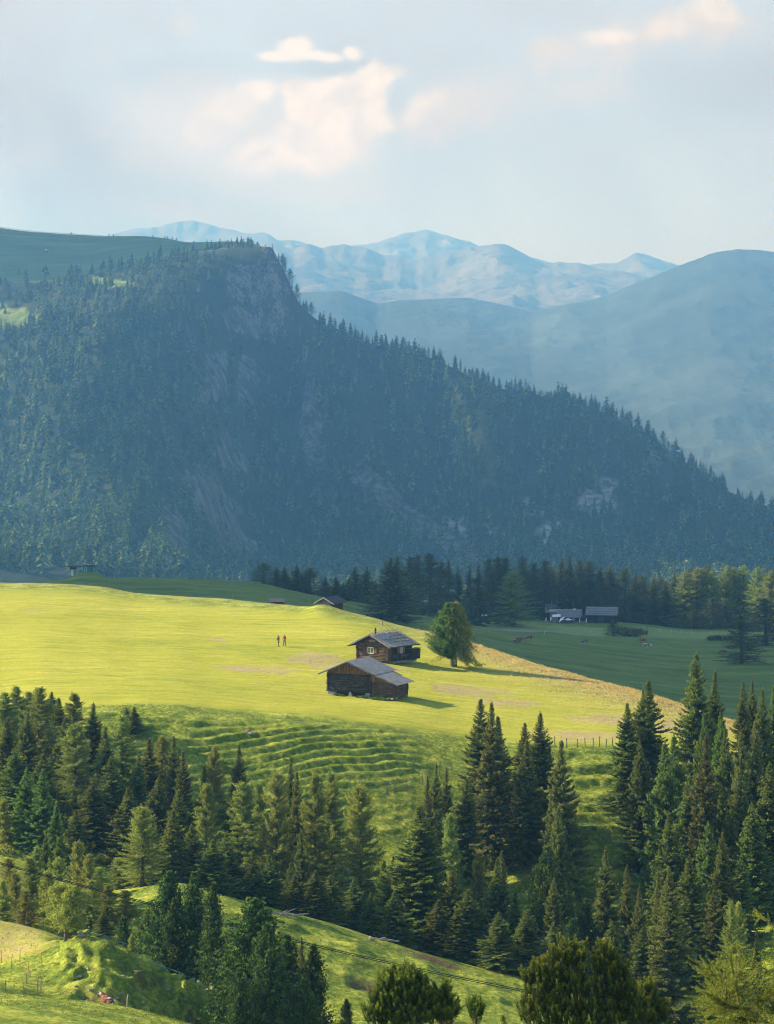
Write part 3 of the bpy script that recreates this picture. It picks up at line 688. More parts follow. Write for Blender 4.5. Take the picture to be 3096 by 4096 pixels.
stand('in the row behind the mown corner', 'larches behind the mown corner', [
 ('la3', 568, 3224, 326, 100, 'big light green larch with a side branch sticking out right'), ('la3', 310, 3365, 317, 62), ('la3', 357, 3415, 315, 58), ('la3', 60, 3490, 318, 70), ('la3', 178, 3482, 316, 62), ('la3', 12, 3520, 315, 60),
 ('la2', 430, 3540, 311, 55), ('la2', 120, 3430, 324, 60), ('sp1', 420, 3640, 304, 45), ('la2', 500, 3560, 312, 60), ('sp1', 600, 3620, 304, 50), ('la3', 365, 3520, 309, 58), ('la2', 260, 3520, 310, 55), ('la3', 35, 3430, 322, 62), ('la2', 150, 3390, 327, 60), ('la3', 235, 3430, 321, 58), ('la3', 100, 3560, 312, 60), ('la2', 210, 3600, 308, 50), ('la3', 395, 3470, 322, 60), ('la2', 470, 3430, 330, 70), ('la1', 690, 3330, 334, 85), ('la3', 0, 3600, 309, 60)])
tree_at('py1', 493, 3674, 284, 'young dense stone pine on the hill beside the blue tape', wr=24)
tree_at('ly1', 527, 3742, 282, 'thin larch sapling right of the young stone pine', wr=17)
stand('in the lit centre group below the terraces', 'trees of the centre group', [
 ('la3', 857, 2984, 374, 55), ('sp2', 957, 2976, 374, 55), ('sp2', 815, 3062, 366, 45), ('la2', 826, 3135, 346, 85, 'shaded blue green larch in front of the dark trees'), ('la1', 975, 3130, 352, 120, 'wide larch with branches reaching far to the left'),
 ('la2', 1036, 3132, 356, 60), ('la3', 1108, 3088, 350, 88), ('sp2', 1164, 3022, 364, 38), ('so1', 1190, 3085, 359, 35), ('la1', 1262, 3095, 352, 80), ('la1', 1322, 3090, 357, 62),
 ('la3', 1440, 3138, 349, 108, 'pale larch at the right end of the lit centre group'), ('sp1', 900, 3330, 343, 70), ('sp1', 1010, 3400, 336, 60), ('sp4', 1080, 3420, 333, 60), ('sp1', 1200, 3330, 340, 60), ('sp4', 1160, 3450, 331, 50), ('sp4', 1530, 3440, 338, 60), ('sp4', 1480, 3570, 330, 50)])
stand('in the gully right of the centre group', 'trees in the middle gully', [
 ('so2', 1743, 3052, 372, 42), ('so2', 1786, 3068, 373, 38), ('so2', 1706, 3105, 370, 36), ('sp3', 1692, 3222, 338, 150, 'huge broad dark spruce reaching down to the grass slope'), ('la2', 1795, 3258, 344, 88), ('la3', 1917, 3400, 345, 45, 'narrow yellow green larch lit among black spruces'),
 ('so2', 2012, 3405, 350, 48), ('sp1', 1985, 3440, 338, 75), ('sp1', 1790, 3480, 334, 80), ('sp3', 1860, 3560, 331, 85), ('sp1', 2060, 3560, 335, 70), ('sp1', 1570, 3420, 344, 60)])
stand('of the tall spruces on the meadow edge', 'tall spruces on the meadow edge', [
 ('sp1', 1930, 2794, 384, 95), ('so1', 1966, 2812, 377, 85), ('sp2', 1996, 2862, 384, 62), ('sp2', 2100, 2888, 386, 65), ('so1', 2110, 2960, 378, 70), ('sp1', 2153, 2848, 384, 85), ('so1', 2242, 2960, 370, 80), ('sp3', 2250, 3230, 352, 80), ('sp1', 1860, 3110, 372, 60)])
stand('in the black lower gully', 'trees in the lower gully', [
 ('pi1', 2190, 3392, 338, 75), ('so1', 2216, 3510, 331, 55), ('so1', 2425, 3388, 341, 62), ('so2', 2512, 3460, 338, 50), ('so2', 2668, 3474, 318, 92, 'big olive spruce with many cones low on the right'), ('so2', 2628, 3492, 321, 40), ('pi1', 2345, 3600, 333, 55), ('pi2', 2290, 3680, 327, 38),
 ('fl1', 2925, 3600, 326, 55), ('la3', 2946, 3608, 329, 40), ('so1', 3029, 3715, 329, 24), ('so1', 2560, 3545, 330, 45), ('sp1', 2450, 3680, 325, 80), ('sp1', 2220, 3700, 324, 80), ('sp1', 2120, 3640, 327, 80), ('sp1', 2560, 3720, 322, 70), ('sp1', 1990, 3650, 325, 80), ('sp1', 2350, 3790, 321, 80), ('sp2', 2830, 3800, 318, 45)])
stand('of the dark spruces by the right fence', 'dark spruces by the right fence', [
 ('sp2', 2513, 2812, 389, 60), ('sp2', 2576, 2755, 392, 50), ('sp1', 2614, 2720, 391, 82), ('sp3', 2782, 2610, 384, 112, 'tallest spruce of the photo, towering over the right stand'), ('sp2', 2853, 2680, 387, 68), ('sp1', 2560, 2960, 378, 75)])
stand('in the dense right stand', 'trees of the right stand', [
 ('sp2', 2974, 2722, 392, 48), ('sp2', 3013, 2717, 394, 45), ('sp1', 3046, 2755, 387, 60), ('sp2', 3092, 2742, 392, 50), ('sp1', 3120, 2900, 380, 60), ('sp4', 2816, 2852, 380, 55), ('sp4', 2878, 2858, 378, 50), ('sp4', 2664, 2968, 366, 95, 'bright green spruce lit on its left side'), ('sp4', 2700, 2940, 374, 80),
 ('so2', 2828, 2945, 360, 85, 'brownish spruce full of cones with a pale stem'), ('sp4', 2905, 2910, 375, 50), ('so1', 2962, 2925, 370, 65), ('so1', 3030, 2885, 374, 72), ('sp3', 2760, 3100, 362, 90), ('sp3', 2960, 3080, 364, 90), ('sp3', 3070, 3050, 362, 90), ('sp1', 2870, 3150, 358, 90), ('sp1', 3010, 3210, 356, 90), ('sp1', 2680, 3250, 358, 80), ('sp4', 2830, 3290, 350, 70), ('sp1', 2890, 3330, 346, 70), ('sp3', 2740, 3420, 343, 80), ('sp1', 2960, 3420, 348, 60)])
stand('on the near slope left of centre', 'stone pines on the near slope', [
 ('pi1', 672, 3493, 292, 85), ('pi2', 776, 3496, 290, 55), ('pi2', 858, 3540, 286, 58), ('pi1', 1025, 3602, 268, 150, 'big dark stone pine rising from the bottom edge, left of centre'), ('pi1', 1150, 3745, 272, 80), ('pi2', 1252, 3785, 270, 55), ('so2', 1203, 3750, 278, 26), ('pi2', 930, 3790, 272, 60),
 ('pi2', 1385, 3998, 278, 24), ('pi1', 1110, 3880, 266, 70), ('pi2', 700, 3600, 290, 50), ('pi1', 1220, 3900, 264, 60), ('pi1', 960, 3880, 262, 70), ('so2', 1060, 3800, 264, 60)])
fr_ = random.Random(17)
for lst, lab, g in ((((620, 3260), (700, 3240), (770, 3300), (850, 3360), (930, 3420), (1010, 3460), (1090, 3480), (1180, 3500), (1260, 3480), (1340, 3500), (1410, 3520)), 'dark spruce in the deep shade at the foot of the centre group', 'shaded spruces under the centre group'),
                    (((1590, 3560), (1760, 3600), (1830, 3640), (1930, 3600), (2010, 3640), (2090, 3680), (2170, 3720), (2260, 3760), (2420, 3760), (2510, 3800), (2590, 3820), (2720, 3760), (2850, 3560)), 'black spruce filling the shaded bottom of the right gully', 'shaded spruces in the gully bottom')):
    for u, v in lst: tree_at('sp1', u, v, 331+fr_.uniform(-3, 5), lab, g, wr=78)
tree_at('pi1', 1065, 3700, 263, 'thick second stem right of the big dark stone pine', wr=80)
tree_at('ly1', 1612, 3878, 283, 'thin bare larch sapling on the central slope', wr=18)
tree_at('ly1', 2010, 4060, 276, 'tiny spindly sapling below the lower earth slip', wr=18)
# the small larch with a round head at the corner of the mown field
def custom_tree(name, label, cat, base, mk, trunk, mats):
    e = empty(name, base, 0, label, cat)
    o = link('trunk', None) if False else trunk.build('trunk', M['bark'], e)
    me, nq = mk.mesh('crown'); link('crown', me, M[mats], e)
    return e
def round_larch():
    r = np.random.default_rng(5); S = Sprays(6); tr = MB()
    tr.tube([(0, 0, 0), (.05, 0, 1), (.12, 0, 2), (.2, .1, 3.6), (.25, 0, 5.2)], [.20, .15, .12, .07, .02], 7)
    for b in range(95):
        h = 1.5+r.random()*3.6; a = r.random()*6.28; L = 2.45*(math.sin((h-1.0)/4.6*math.pi)**.55)*(.55+.5*r.random())
        m = 14; t = np.linspace(0, 1, m)[:, None]
        c = np.array([.15, 0, h])+np.array([math.cos(a), math.sin(a), .0])*L*t+np.array([0, 0, 1.])*L*(.28*t-.30*t**2)
        tr.tube([c[0], c[7], c[-1]], [.03, .02, .006], 3, False)
        for q in range(12):
            e = c[2:]+r.normal(size=(12, 3))*.13; S.add(e, r.normal(size=e.shape)*.7+np.array([math.cos(a)*.3, math.sin(a)*.3, .1]), .16+.14*r.random(12), .07, .3+.6*r.random(12), .2)
    return S, tr
S, tr = round_larch()
custom_tree('larch_tree', 'low round larch at the corner of the mown field', 'larch', on_ground(261, 279, -.1), S, tr, 'pale_larch_needles')
# the lone tree by the hut: a stone pine head with a larch grown through it
def lone_tree():
    r = np.random.default_rng(15); S = Sprays(16); L2 = Sprays(17); tr = MB()
    tr.tube([(0, 0, -.3), (-.02, 0, .8), (0, 0, 2), (-.2, 0, 5), (-.3, 0, 9.0)], [.46, .36, .32, .2, .04], 9)
    tr.tube([(.25, .05, -.3), (.28, .05, .9), (.35, .1, 2.2), (.9, .2, 5.5), (1.1, .2, 9.3)], [.40, .30, .26, .16, .03], 9)
    for b in range(420):                                         # pine part, left
        h = 1.75+8.1*r.random(); f = (h-1.7)/8.5; a = r.random()*6.28
        R = 4.3*(1-f)**.66*min(1, .60+f*2.2); cx = -.25-.5*(1-f)
        if math.cos(a) > .2: R *= .8
        L = R*(.5+.55*r.random()); m = 9; t = np.linspace(.25, 1, m)[:, None]
        c = np.array([cx, 0, h-.45])+np.array([math.cos(a), math.sin(a), 0])*L*t+np.array([0, 0, 1.])*L*.38*t**2
        if b % 3 == 0: tr.tube([c[0], c[4], c[-1]], [.05, .03, .008], 3, False)
        for q in range(11):
            e = c+r.normal(size=c.shape)*np.array([.14, .14, .11]); S.add(e, nrm(r.normal(size=e.shape))*.75+np.array([math.cos(a)*.3, math.sin(a)*.3, .7]), .24, .10, .05+.75*r.random(m)*t[:, 0], .2)
    for b in range(330):                                         # larch part, right and hanging low
        h = 1.6+8.2*r.random()**.9; f = (h-1.5)/8.6; a = r.normal()*1.2-.45
        R = 4.7*(1-f)**.72; L = R*(.35+.65*r.random()); m = 18; t = np.linspace(.12, 1, m)[:, None]
        c = np.array([.45, -.1, h])+np.array([math.cos(a), math.sin(a), 0])*L*t+np.array([0, 0, 1.])*L*(.22*t-(.62 if f < .35 else .38)*t**2)
        if f < .2 and math.cos(a) > .5: c[:, 2] -= .8*t[:, 0]**2
        c[:, 2] = np.maximum(c[:, 2], .35)
        tr.tube([c[0], c[8], c[-1]], [.045, .025, .008], 3, False)
        for q in range(4):
            e = c+r.normal(size=c.shape)*.10; L2.add(e, r.normal(size=e.shape)*.4+np.array([math.cos(a)*.5, math.sin(a)*.5, -.5]), .22+.25*r.random(m), .07, .1+.8*r.random(m), .2)
            L2.add(e, r.normal(size=e.shape)*.8, .20, .07, .2+.7*r.random(m), .2)
    return S, L2, tr
S, L2, tr = lone_tree()
p = on_ground(1812, 487, -.1)
lone = custom_tree('lone_tree', 'big full tree standing alone on the meadow right of the upper hut', 'tree', p, S, tr, 'sunny_pine_needles')
me, _ = L2.mesh('larch_branches'); link('larch_branches', me, M['pale_larch_needles'], lone)

# the two stone pines close to the camera, every shoot a brush of needles
def near_pine(name, label, lobes, stems, zb, Y, u0, shoots, seed, mat='near_pine_needles'):
    """lobes: (u, v, ru, rv, ry) ellipsoids of shoots in photo pixels at distance Y"""
    r = np.random.default_rng(seed); k = Y/F; S = Sprays(seed); tr = MB(); cone = MB()
    x0 = (u0-CU)*k; e = empty(name, (x0, Y, zb), 0, label, 'stone pine')
    org = np.array([x0, Y, zb]); tot = sum(l[2]*l[3] for l in lobes); ends = []
    for li, (u, v, ru, rv, ry) in enumerate(lobes):
        c = np.array([(u-CU)*k, Y, (HV-v)*k])-org; n_ = int(shoots*ru*rv/tot)
        d = nrm(r.normal(size=(n_, 3))); d[:, 2] = np.abs(d[:, 2])*np.where(r.random(n_) < .8, 1, -1)
        rad = .50+.50*r.random(n_)**.7; rad = rad*(1+.30*fbm(d[:, 0]*2.6+li, d[:, 2]*2.6+d[:, 1]*1.7, 3, seed % 20+3))
        pts = c+d*rad[:, None]*np.array([ru*k, ry*k, rv*k])
        pts[:, 2] += (fbm(pts[:, 0]*2.2, pts[:, 1]*2.2+li, 2, seed % 20)*.28)
        dirs = nrm(d*np.array([.35, .35, .1])+np.array([0, 0, 1.])+r.normal(size=(n_, 3))*.18)
        ends += list(zip(pts, dirs, rad))
        tr.tube([np.array([stems[0], 0, 0]), (c*np.array([.55, .5, .45])), c+np.array([0, 0, rv*k*.35])], [.16, .10, .03], 6)
        for q in range(0, n_, 14):
            tr.tube([c*np.array([.9, .9, 1])-np.array([0, 0, rv*k*.5*r.random()]), (pts[q]+c)/2-np.array([0, 0, .25]), pts[q]], [.035, .022, .012], 4, False)
    for p_, d_, rr in ends:
        ln = .36+.22*r.random(); m = 62; t = r.random(m)
        a = r.random(m)*6.283; s1 = nrm(np.cross(d_, [1, .3, .2])); s2 = np.cross(d_, s1)
        rad = np.cos(a)[:, None]*s1+np.sin(a)[:, None]*s2
        b = p_+d_*(t*ln)[:, None]; tn = -.05+.75*t+.25*r.random()+.15*r.random(m)
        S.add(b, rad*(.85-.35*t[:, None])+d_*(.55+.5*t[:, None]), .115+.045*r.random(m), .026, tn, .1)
    tr.build('trunk', M['bark'], e); me, q_ = S.mesh('crown'); link('crown', me, M[mat], e)
    front = sorted(ends, key=lambda q: q[0][1])[:len(ends)//3]
    for p_, d_, rr in front[::max(1, len(front)//max(1, shoots//130))]:
        cone = MB(); cone.tube([p_-d_*.02, p_+d_*.03, p_+d_*.09], [.03, .042, .015], 7); cone.build('cone', M['cone_brown'], e, smooth=True)
    return e
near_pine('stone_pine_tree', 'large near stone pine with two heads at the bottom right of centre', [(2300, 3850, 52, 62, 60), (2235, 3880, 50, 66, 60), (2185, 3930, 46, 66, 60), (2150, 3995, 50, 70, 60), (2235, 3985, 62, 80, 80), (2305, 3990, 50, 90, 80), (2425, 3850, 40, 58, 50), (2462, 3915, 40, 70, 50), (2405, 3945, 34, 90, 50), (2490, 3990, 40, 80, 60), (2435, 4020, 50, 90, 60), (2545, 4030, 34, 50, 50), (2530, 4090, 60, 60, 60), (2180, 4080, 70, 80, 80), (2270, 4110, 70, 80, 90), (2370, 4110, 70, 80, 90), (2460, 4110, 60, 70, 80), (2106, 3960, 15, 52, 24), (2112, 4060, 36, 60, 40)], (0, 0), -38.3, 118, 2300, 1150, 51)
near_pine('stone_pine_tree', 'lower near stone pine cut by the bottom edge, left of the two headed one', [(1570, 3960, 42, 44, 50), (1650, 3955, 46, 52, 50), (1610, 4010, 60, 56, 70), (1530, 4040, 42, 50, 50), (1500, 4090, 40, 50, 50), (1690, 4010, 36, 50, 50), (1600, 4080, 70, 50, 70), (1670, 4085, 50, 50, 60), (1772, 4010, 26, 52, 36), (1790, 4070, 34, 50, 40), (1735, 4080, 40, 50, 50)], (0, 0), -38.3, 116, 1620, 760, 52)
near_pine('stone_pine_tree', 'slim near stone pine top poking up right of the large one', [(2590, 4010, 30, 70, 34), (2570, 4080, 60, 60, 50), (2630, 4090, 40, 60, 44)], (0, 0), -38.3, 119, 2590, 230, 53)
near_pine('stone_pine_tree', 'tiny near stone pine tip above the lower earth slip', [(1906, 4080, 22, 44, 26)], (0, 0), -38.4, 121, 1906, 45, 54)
# near larch at the bottom right corner
def near_larch(label, u0, Y, zb, boughs, seed):
    r = np.random.default_rng(seed); k = Y/F; x0 = (u0-CU)*k; S = Sprays(seed); tr = MB()
    e = empty('larch_tree', (x0, Y, zb), 0, label, 'larch'); org = np.array([x0, Y, zb])
    for (ua, va, ub, vb, w_, n_) in boughs:
        a = np.array([(ua-CU)*k, Y+r.normal()*.3, (HV-va)*k])-org; b = np.array([(ub-CU)*k, Y+r.normal()*1.2, (HV-vb)*k])-org
        t = np.linspace(0, 1, 20)[:, None]; c = a+(b-a)*t+np.array([0, 0, -1.])*.10*np.linalg.norm(b-a)*np.sin(t*math.pi)
        tr.tube([c[0], c[9], c[-1]], [.035, .022, .006], 5, False)
        for q in range(n_):
            i = r.integers(1, 20); f = i/19; o = c[i]; L = (.25+.95*r.random())*w_*(1.15-.6*f)
            bd = nrm(b-a); d = nrm(bd*.65+r.normal(size=3)*np.array([.5, .6, .35])+np.array([0, 0, -.18]))
            m = int(L/.022)+3; tt = np.linspace(0, 1, m)[:, None]; tw = o+d*L*tt+np.array([0, 0, 1.])*L*(.16*tt**2-.10*tt)
            tr.tube([tw[0], tw[m//2], tw[-1]], [.008, .006, .003], 3, False)
            for z_ in range(3):
                S.add(tw+r.normal(size=tw.shape)*.006, nrm(r.normal(size=tw.shape))+d*.35, .042+.02*r.random(m), .012, .2+.75*r.random(m), .1)
        for z_ in range(4): S.add(c, nrm(r.normal(size=c.shape)), .05, .012, .5, .1)
    tr.build('trunk', M['bark'], e); me, q_ = S.mesh('crown'); link('crown', me, M['near_larch_needles'], e)
BB = [(2960, 3990, 2895, 3760, .8, 70), (2975, 4000, 2840, 3880, 1.0, 60), (2960, 3960, 2990, 3830, .8, 45), (3000, 4030, 2830, 3960, 1.1, 70), (3020, 4080, 2850, 4050, 1.0, 70), (3010, 4010, 3080, 3900, .9, 50), (3040, 4100, 2880, 4110, 1.0, 60),
      (2960, 4080, 2930, 3960, .8, 50), (3060, 4080, 3060, 3960, .9, 50), (3000, 4180, 2860, 4160, 1.0, 50), (3080, 4160, 2990, 4080, 1.0, 60), (2900, 4000, 2900, 3870, .6, 30), (3090, 4060, 3096, 3990, .8, 40), (3000, 4120, 3050, 4040, 1, 50)]
near_larch('bright yellow green larch filling the bottom right corner, with a leader pointing up', 3010, 82, -30, BB, 61)
near_larch('bright larch boughs entering at the right edge above the corner larch', 3240, 84, -30, [(3260, 3900, 3080, 3760, 1.0, 55), (3280, 3960, 3030, 3880, 1.0, 60), (3260, 3760, 3070, 3700, .7, 26), (3260, 3640, 3070, 3700, .5, 10), (3270, 3800, 3090, 3840, .9, 40)], 62)

# ---- rows beyond the crest
stand('in the row behind the grassy knoll', 'trees behind the grassy knoll', [(k, u, v, 925, w) for k, u, v, w in [
 ('fr3', 1055, 2250, 42), ('fr2', 1105, 2266, 24), ('fr2', 1138, 2268, 28), ('fr2', 1185, 2258, 30), ('fr3', 1240, 2272, 48), ('fr2', 1300, 2312, 26), ('fr2', 1342, 2306, 28), ('fr2', 1375, 2332, 24), ('fr2', 1421, 2264, 28), ('fr2', 1466, 2264, 30), ('fr2', 1500, 2322, 26)]])
stand('of the two in front of the knoll row', 'two big trees before the knoll row', [('fr2', 1562, 2228, 842, 78, 'large shaded larch with low skirts in front of the tree row'), ('fr2', 1594, 2224, 856, 62, 'pointed twin top right behind the large shaded larch')])
stand('in the dark tree row left of the far huts', 'dark tree row left of the far huts', [
 ('fr1', 1640, 2224, 1090, 40), ('fr1', 1668, 2218, 1085, 40), ('fr3', 1722, 2214, 1080, 62), ('fr3', 1765, 2250, 1075, 40), ('fr2', 1796, 2238, 1100, 34), ('fr2', 1832, 2270, 1100, 34), ('fr2', 1880, 2261, 1110, 28), ('fr2', 1912, 2258, 1105, 32),
 ('fr1', 1952, 2234, 1120, 38), ('fr1', 1990, 2225, 1125, 40), ('fr1', 2022, 2230, 1125, 44), ('fl1', 2050, 2284, 1115, 62, 'rounded greyish larch in front of the dark tree row')])
stand('in the dark tree row behind the far huts', 'dark tree row behind the far huts', [
 ('fr1', 2090, 2224, 1215, 40), ('fr1', 2135, 2250, 1215, 40), ('fr1', 2182, 2240, 1220, 44), ('fr2', 2246, 2222, 1225, 34), ('fr2', 2276, 2219, 1220, 34), ('fr1', 2320, 2236, 1225, 40), ('fr1', 2362, 2240, 1225, 44), ('fr2', 2402, 2256, 1225, 36),
 ('fr2', 2440, 2257, 1222, 34), ('fr1', 2420, 2330, 1210, 60), ('fr1', 2498, 2268, 1222, 48), ('fr2', 2545, 2290, 1225, 34), ('fr2', 2614, 2297, 1225, 24)])
stand('of the row at the right behind the far meadow', 'trees right behind the far meadow', [
 ('fr2', 2660, 2320, 1225, 34), ('fr2', 2697, 2278, 1228, 30), ('fl1', 2742, 2286, 1222, 52), ('fl1', 2788, 2270, 1225, 44), ('fl1', 2812, 2272, 1226, 40), ('fl1', 2850, 2284, 1224, 44), ('fr2', 2890, 2258, 1232, 30), ('fl1', 2904, 2262, 1226, 40), ('fl1', 2938, 2270, 1226, 40), ('fl1', 2972, 2262, 1226, 42), ('fl1', 3032, 2270, 1215, 46), ('fl1', 3082, 2284, 1205, 52), ('fr3', 3064, 2395, 1040, 74, 'dark rounded tree at the right edge of the far meadow')])
stand('of the low trees before the right row', 'low trees before the right row', [('fr3', 2730, 2462, 1205, 26), ('fr3', 2775, 2440, 1205, 34), ('fr3', 2850, 2392, 1205, 40), ('fr3', 2906, 2394, 1205, 38)])
rf = random.Random(31)
for k in range(34):                                            # the second, half hidden line of the far wood
    u = rf.uniform(1960, 3110); Y = rf.uniform(1236, 1262); tree_at(rf.choice(['fr1', 'fr2', 'fr3']), u, 2262+rf.uniform(0, 42)+(28 if 2560 < u < 2690 else 0), Y, 'dark tree half hidden in the second line of the far wood', 'second line of the far wood', wr=46)
for k in range(9):
    u = rf.uniform(1060, 1500); tree_at('fr2', u, 2290+rf.uniform(0, 30)+(u-1060)*.05, 945, 'low dark tree half hidden behind the knoll row', 'second line behind the knoll', wr=34)
tree_at('fr3', 2968, 2464, find_Y(2968, 2655, 700, 1150), 'large shaded larch standing alone on the far meadow at the right', wr=62)
tree_at('fs2', 2450, 2480, find_Y(2450, 2544, 900, 1180), 'small bushy conifer in front of the far dark barn', wr=22)

# ---- the wooded mountain: the largest and the skyline trees one by one, the rest as one forest
def far_tree_arrays(nv, seed):
    r = np.random.default_rng(seed); out = []
    H = 1.0; S = Sprays(seed)
    for k in range(13):
        f = .07+.9*k/13; R = .20*(1-f)**.85*(1+.22*r.normal()); nb = 6
        a = r.random(nb)*6.28
        d = np.stack([np.cos(a), np.sin(a), np.full(nb, -.75)], 1)
        b = np.tile(np.array([0, 0, f+.06]), (nb, 1)); S.add(b, d, R*1.5+.02, .085*(1.1-f)+.035, .1+.8*r.random(nb), .5)
    S.add(np.array([[0, 0, .86]]), np.array([[0, 0, 1.]]), .16, .05, .5, 0)
    S.add(np.array([[0, 0, 0.]]), np.array([[0, 0, 1.]]), .9, .09, .2, 0); S.add(np.array([[0, 0, 0.]]), np.array([[.001, 0, 1.]]), .9, .09, .2, .6)
    return np.concatenate(S.q), np.concatenate(S.t)
FT = [far_tree_arrays(0, 400+i) for i in range(6)]
rg = np.random.default_rng(77); n_try = 13500
cu_ = rg.uniform(-500, 3600, n_try); cy = rg.uniform(2360, 3860, n_try)**1.0
x = UX(cu_, cy); z = mz_np(x, cy); vv = HV-z/cy*F
rm = maskuv(cu_, vv, ROCK, 151); pm = maskuv(cu_, vv, PALE, 153, .7); cm = maskuv(cu_, vv, CLEAR, 155)
rid = pchip(UM, MR[5][0], np.clip(cu_, 0, 3096))
edge = rid+np.where(cu_ < 1000, 10+60*fbm(cu_/90, cu_*0, 3, 161), 6)
dn = .80+.35*fbm(x/90, cy/90, 3, 163)
keep = (rg.random(n_try) < dn*(1-.72*rm)*(1-.85*pm)*(1-.95*cm)) & (cy < edge)
# sparse fringe on the plateau
fr = (cu_ < 1000) & (cy >= edge) & (cy < edge+70) & (rg.random(n_try) < .22); keep |= fr
tx, ty, tz, tu, tv = x[keep], cy[keep], z[keep], cu_[keep], vv[keep]
hs = rg.uniform(9, 20, len(tx))*np.where(tv < 1250, .72, 1.0)*np.where(rm[keep] > .5, .6, 1)*np.where(ty < 3150, 1.35, 1.0)
allq = []; allt = []; which = rg.integers(0, 6, len(tx)); ang = rg.random(len(tx))*6.28
for i in range(6):
    s = which == i; q, tt = FT[i]; n_ = s.sum(); ca, sa = np.cos(ang[s]), np.sin(ang[s])
    h = hs[s][:, None, None]; wd = h*rg.uniform(.9, 1.7, n_)[:, None, None]
    X_ = (q[None, :, :, 0]*ca[:, None, None]-q[None, :, :, 1]*sa[:, None, None])*wd+tx[s][:, None, None]
    Y_ = (q[None, :, :, 0]*sa[:, None, None]+q[None, :, :, 1]*ca[:, None, None])*wd+ty[s][:, None, None]
    Z_ = q[None, :, :, 2]*h+tz[s][:, None, None]-.4
    allq.append(np.stack([X_, Y_, Z_], -1).reshape(-1, 3)); allt.append(np.repeat(np.clip(tt[None]*.7+rg.random((n_, 1))*.45-.1, 0, 1), 4, 1).ravel())
V_ = np.concatenate(allq); me = mesh_np('forest', V_, np.arange(len(V_)).reshape(-1, 4), 4, False); attr(me, 'tint', np.concatenate(allt))
tag(link('forest', me, M['far_needles']), kind='stuff')
print('forest trees', len(tx), 'near', len([o for o in bpy.data.objects if o.get('category')]))
# skyline trees of the mountain ridge
sil_u = np.array([1083, 1112, 1150, 1200, 1259, 1370, 1481, 1667, 1778, 1870, 2037, 2222, 2407, 2555, 2667, 2778, 2889, 3037, 3096], float)
rs = random.Random(9)
uu = 1090.
while uu < 3100:
    Yr = float(pchip(UM, MR[5][0], np.array([uu]))[0])-4+rs.random()*6; xx = float(UX(uu, Yr)); zz = float(mz_np(np.array([xx]), np.array([Yr]))[0])
    big = rs.random() < .3
    tree(rs.choice(['fs1', 'fs1', 'fs2']), xx, Yr, rs.uniform(5, 11)+(7 if big else 0), 'small dark conifer on the descending skyline of the wooded mountain', 'skyline conifers of the wooded mountain', wide=rs.uniform(.8, 1.3), z=zz)
    uu += rs.choice((rs.uniform(8, 16), rs.uniform(16, 34), rs.uniform(30, 70)))
for uu, vt in ((285, 930), (436, 934), (454, 935), (612, 940), (660, 951), (670, 953), (689, 958), (705, 962), (775, 965), (945, 968), (962, 966), (985, 966), (1000, 958), (1010, 960), (1030, 966)):
    Yr = 4345. if uu < 600 else (4200 if uu < 900 else 4050); xx = float(UX(uu, Yr)); zz = float(mz_np(np.array([xx]), np.array([Yr]))[0])
    tree('fs2', xx, Yr, max(4, float(VZ(vt, Yr))-zz), 'tiny dark bush on the bare top of the plateau', 'bushes on the plateau skyline', wide=1.3, z=zz)
# ------------------------------------------------------------------ log buildings
def log_wall(mb, p0, p1, z0, zt, dia=.24, over=.22, notch=True, depth=.20, seed=0, under=None):
    """stacked round-edged logs from p0 to p1 (xy) between z0 and the top line zt(t)"""
    rr = random.Random(seed); p0 = Vector((*p0, 0)); p1 = Vector((*p1, 0)); d = (p1-p0); L = d.length; d.normalize(); z = z0; i = 0
    while z < max(zt(0), zt(.5), zt(1))-.05:
        h = dia*(.88+.24*rr.random()); zc = z+h/2
        ts = [t/40 for t in range(41) if zt(t/40) >= zc+h*.3]
        if ts:
            a, b = ts[0], ts[-1]
            o0 = over*(.7+.6*rr.random()) if a == 0 and notch else 0; o1 = over*(.7+.6*rr.random()) if b == 1 and notch else 0
            A = p0+d*(a*L-o0); B = p0+d*(b*L+o1); jit = Vector((-d.y, d.x, 0))*(rr.random()-.5)*.03
            m = 5; pts = [A+(B-A)*k/m+Vector((0, 0, zc+(rr.random()-.5)*.02))+jit for k in range(m+1)]
            mb.tube(pts, h*.53, 8)
        z += h; i += 1
def planks(mb, p0, p1, zb, zt, w_=.17, th=.035, seed=0, n_out=(0, -1)):
    rr = random.Random(seed); p0 = Vector((*p0, 0)); p1 = Vector((*p1, 0)); d = p1-p0; L = d.length; d.normalize(); o = Vector((*n_out, 0))
    x = 0
    while x < L-.02:
        w2 = min(w_*(.75+.5*rr.random()), L-x); t0 = x/L; t1 = (x+w2-.012)/L; k = o*(.012*rr.random()+.002)
        a, b = zb(t0)-rr.random()*.04, zb(t1); c, e = zt(t1), zt(t0)
        if min(c, e)-max(a, b) > .05:
            q = [p0+d*(t0*L)+k+Vector((0, 0, a)), p0+d*(t1*L)+k+Vector((0, 0, a)), p0+d*(t1*L)+k+Vector((0, 0, c)), p0+d*(t0*L)+k+Vector((0, 0, e))]
            mb.slab(q, o*th)
        x += w2
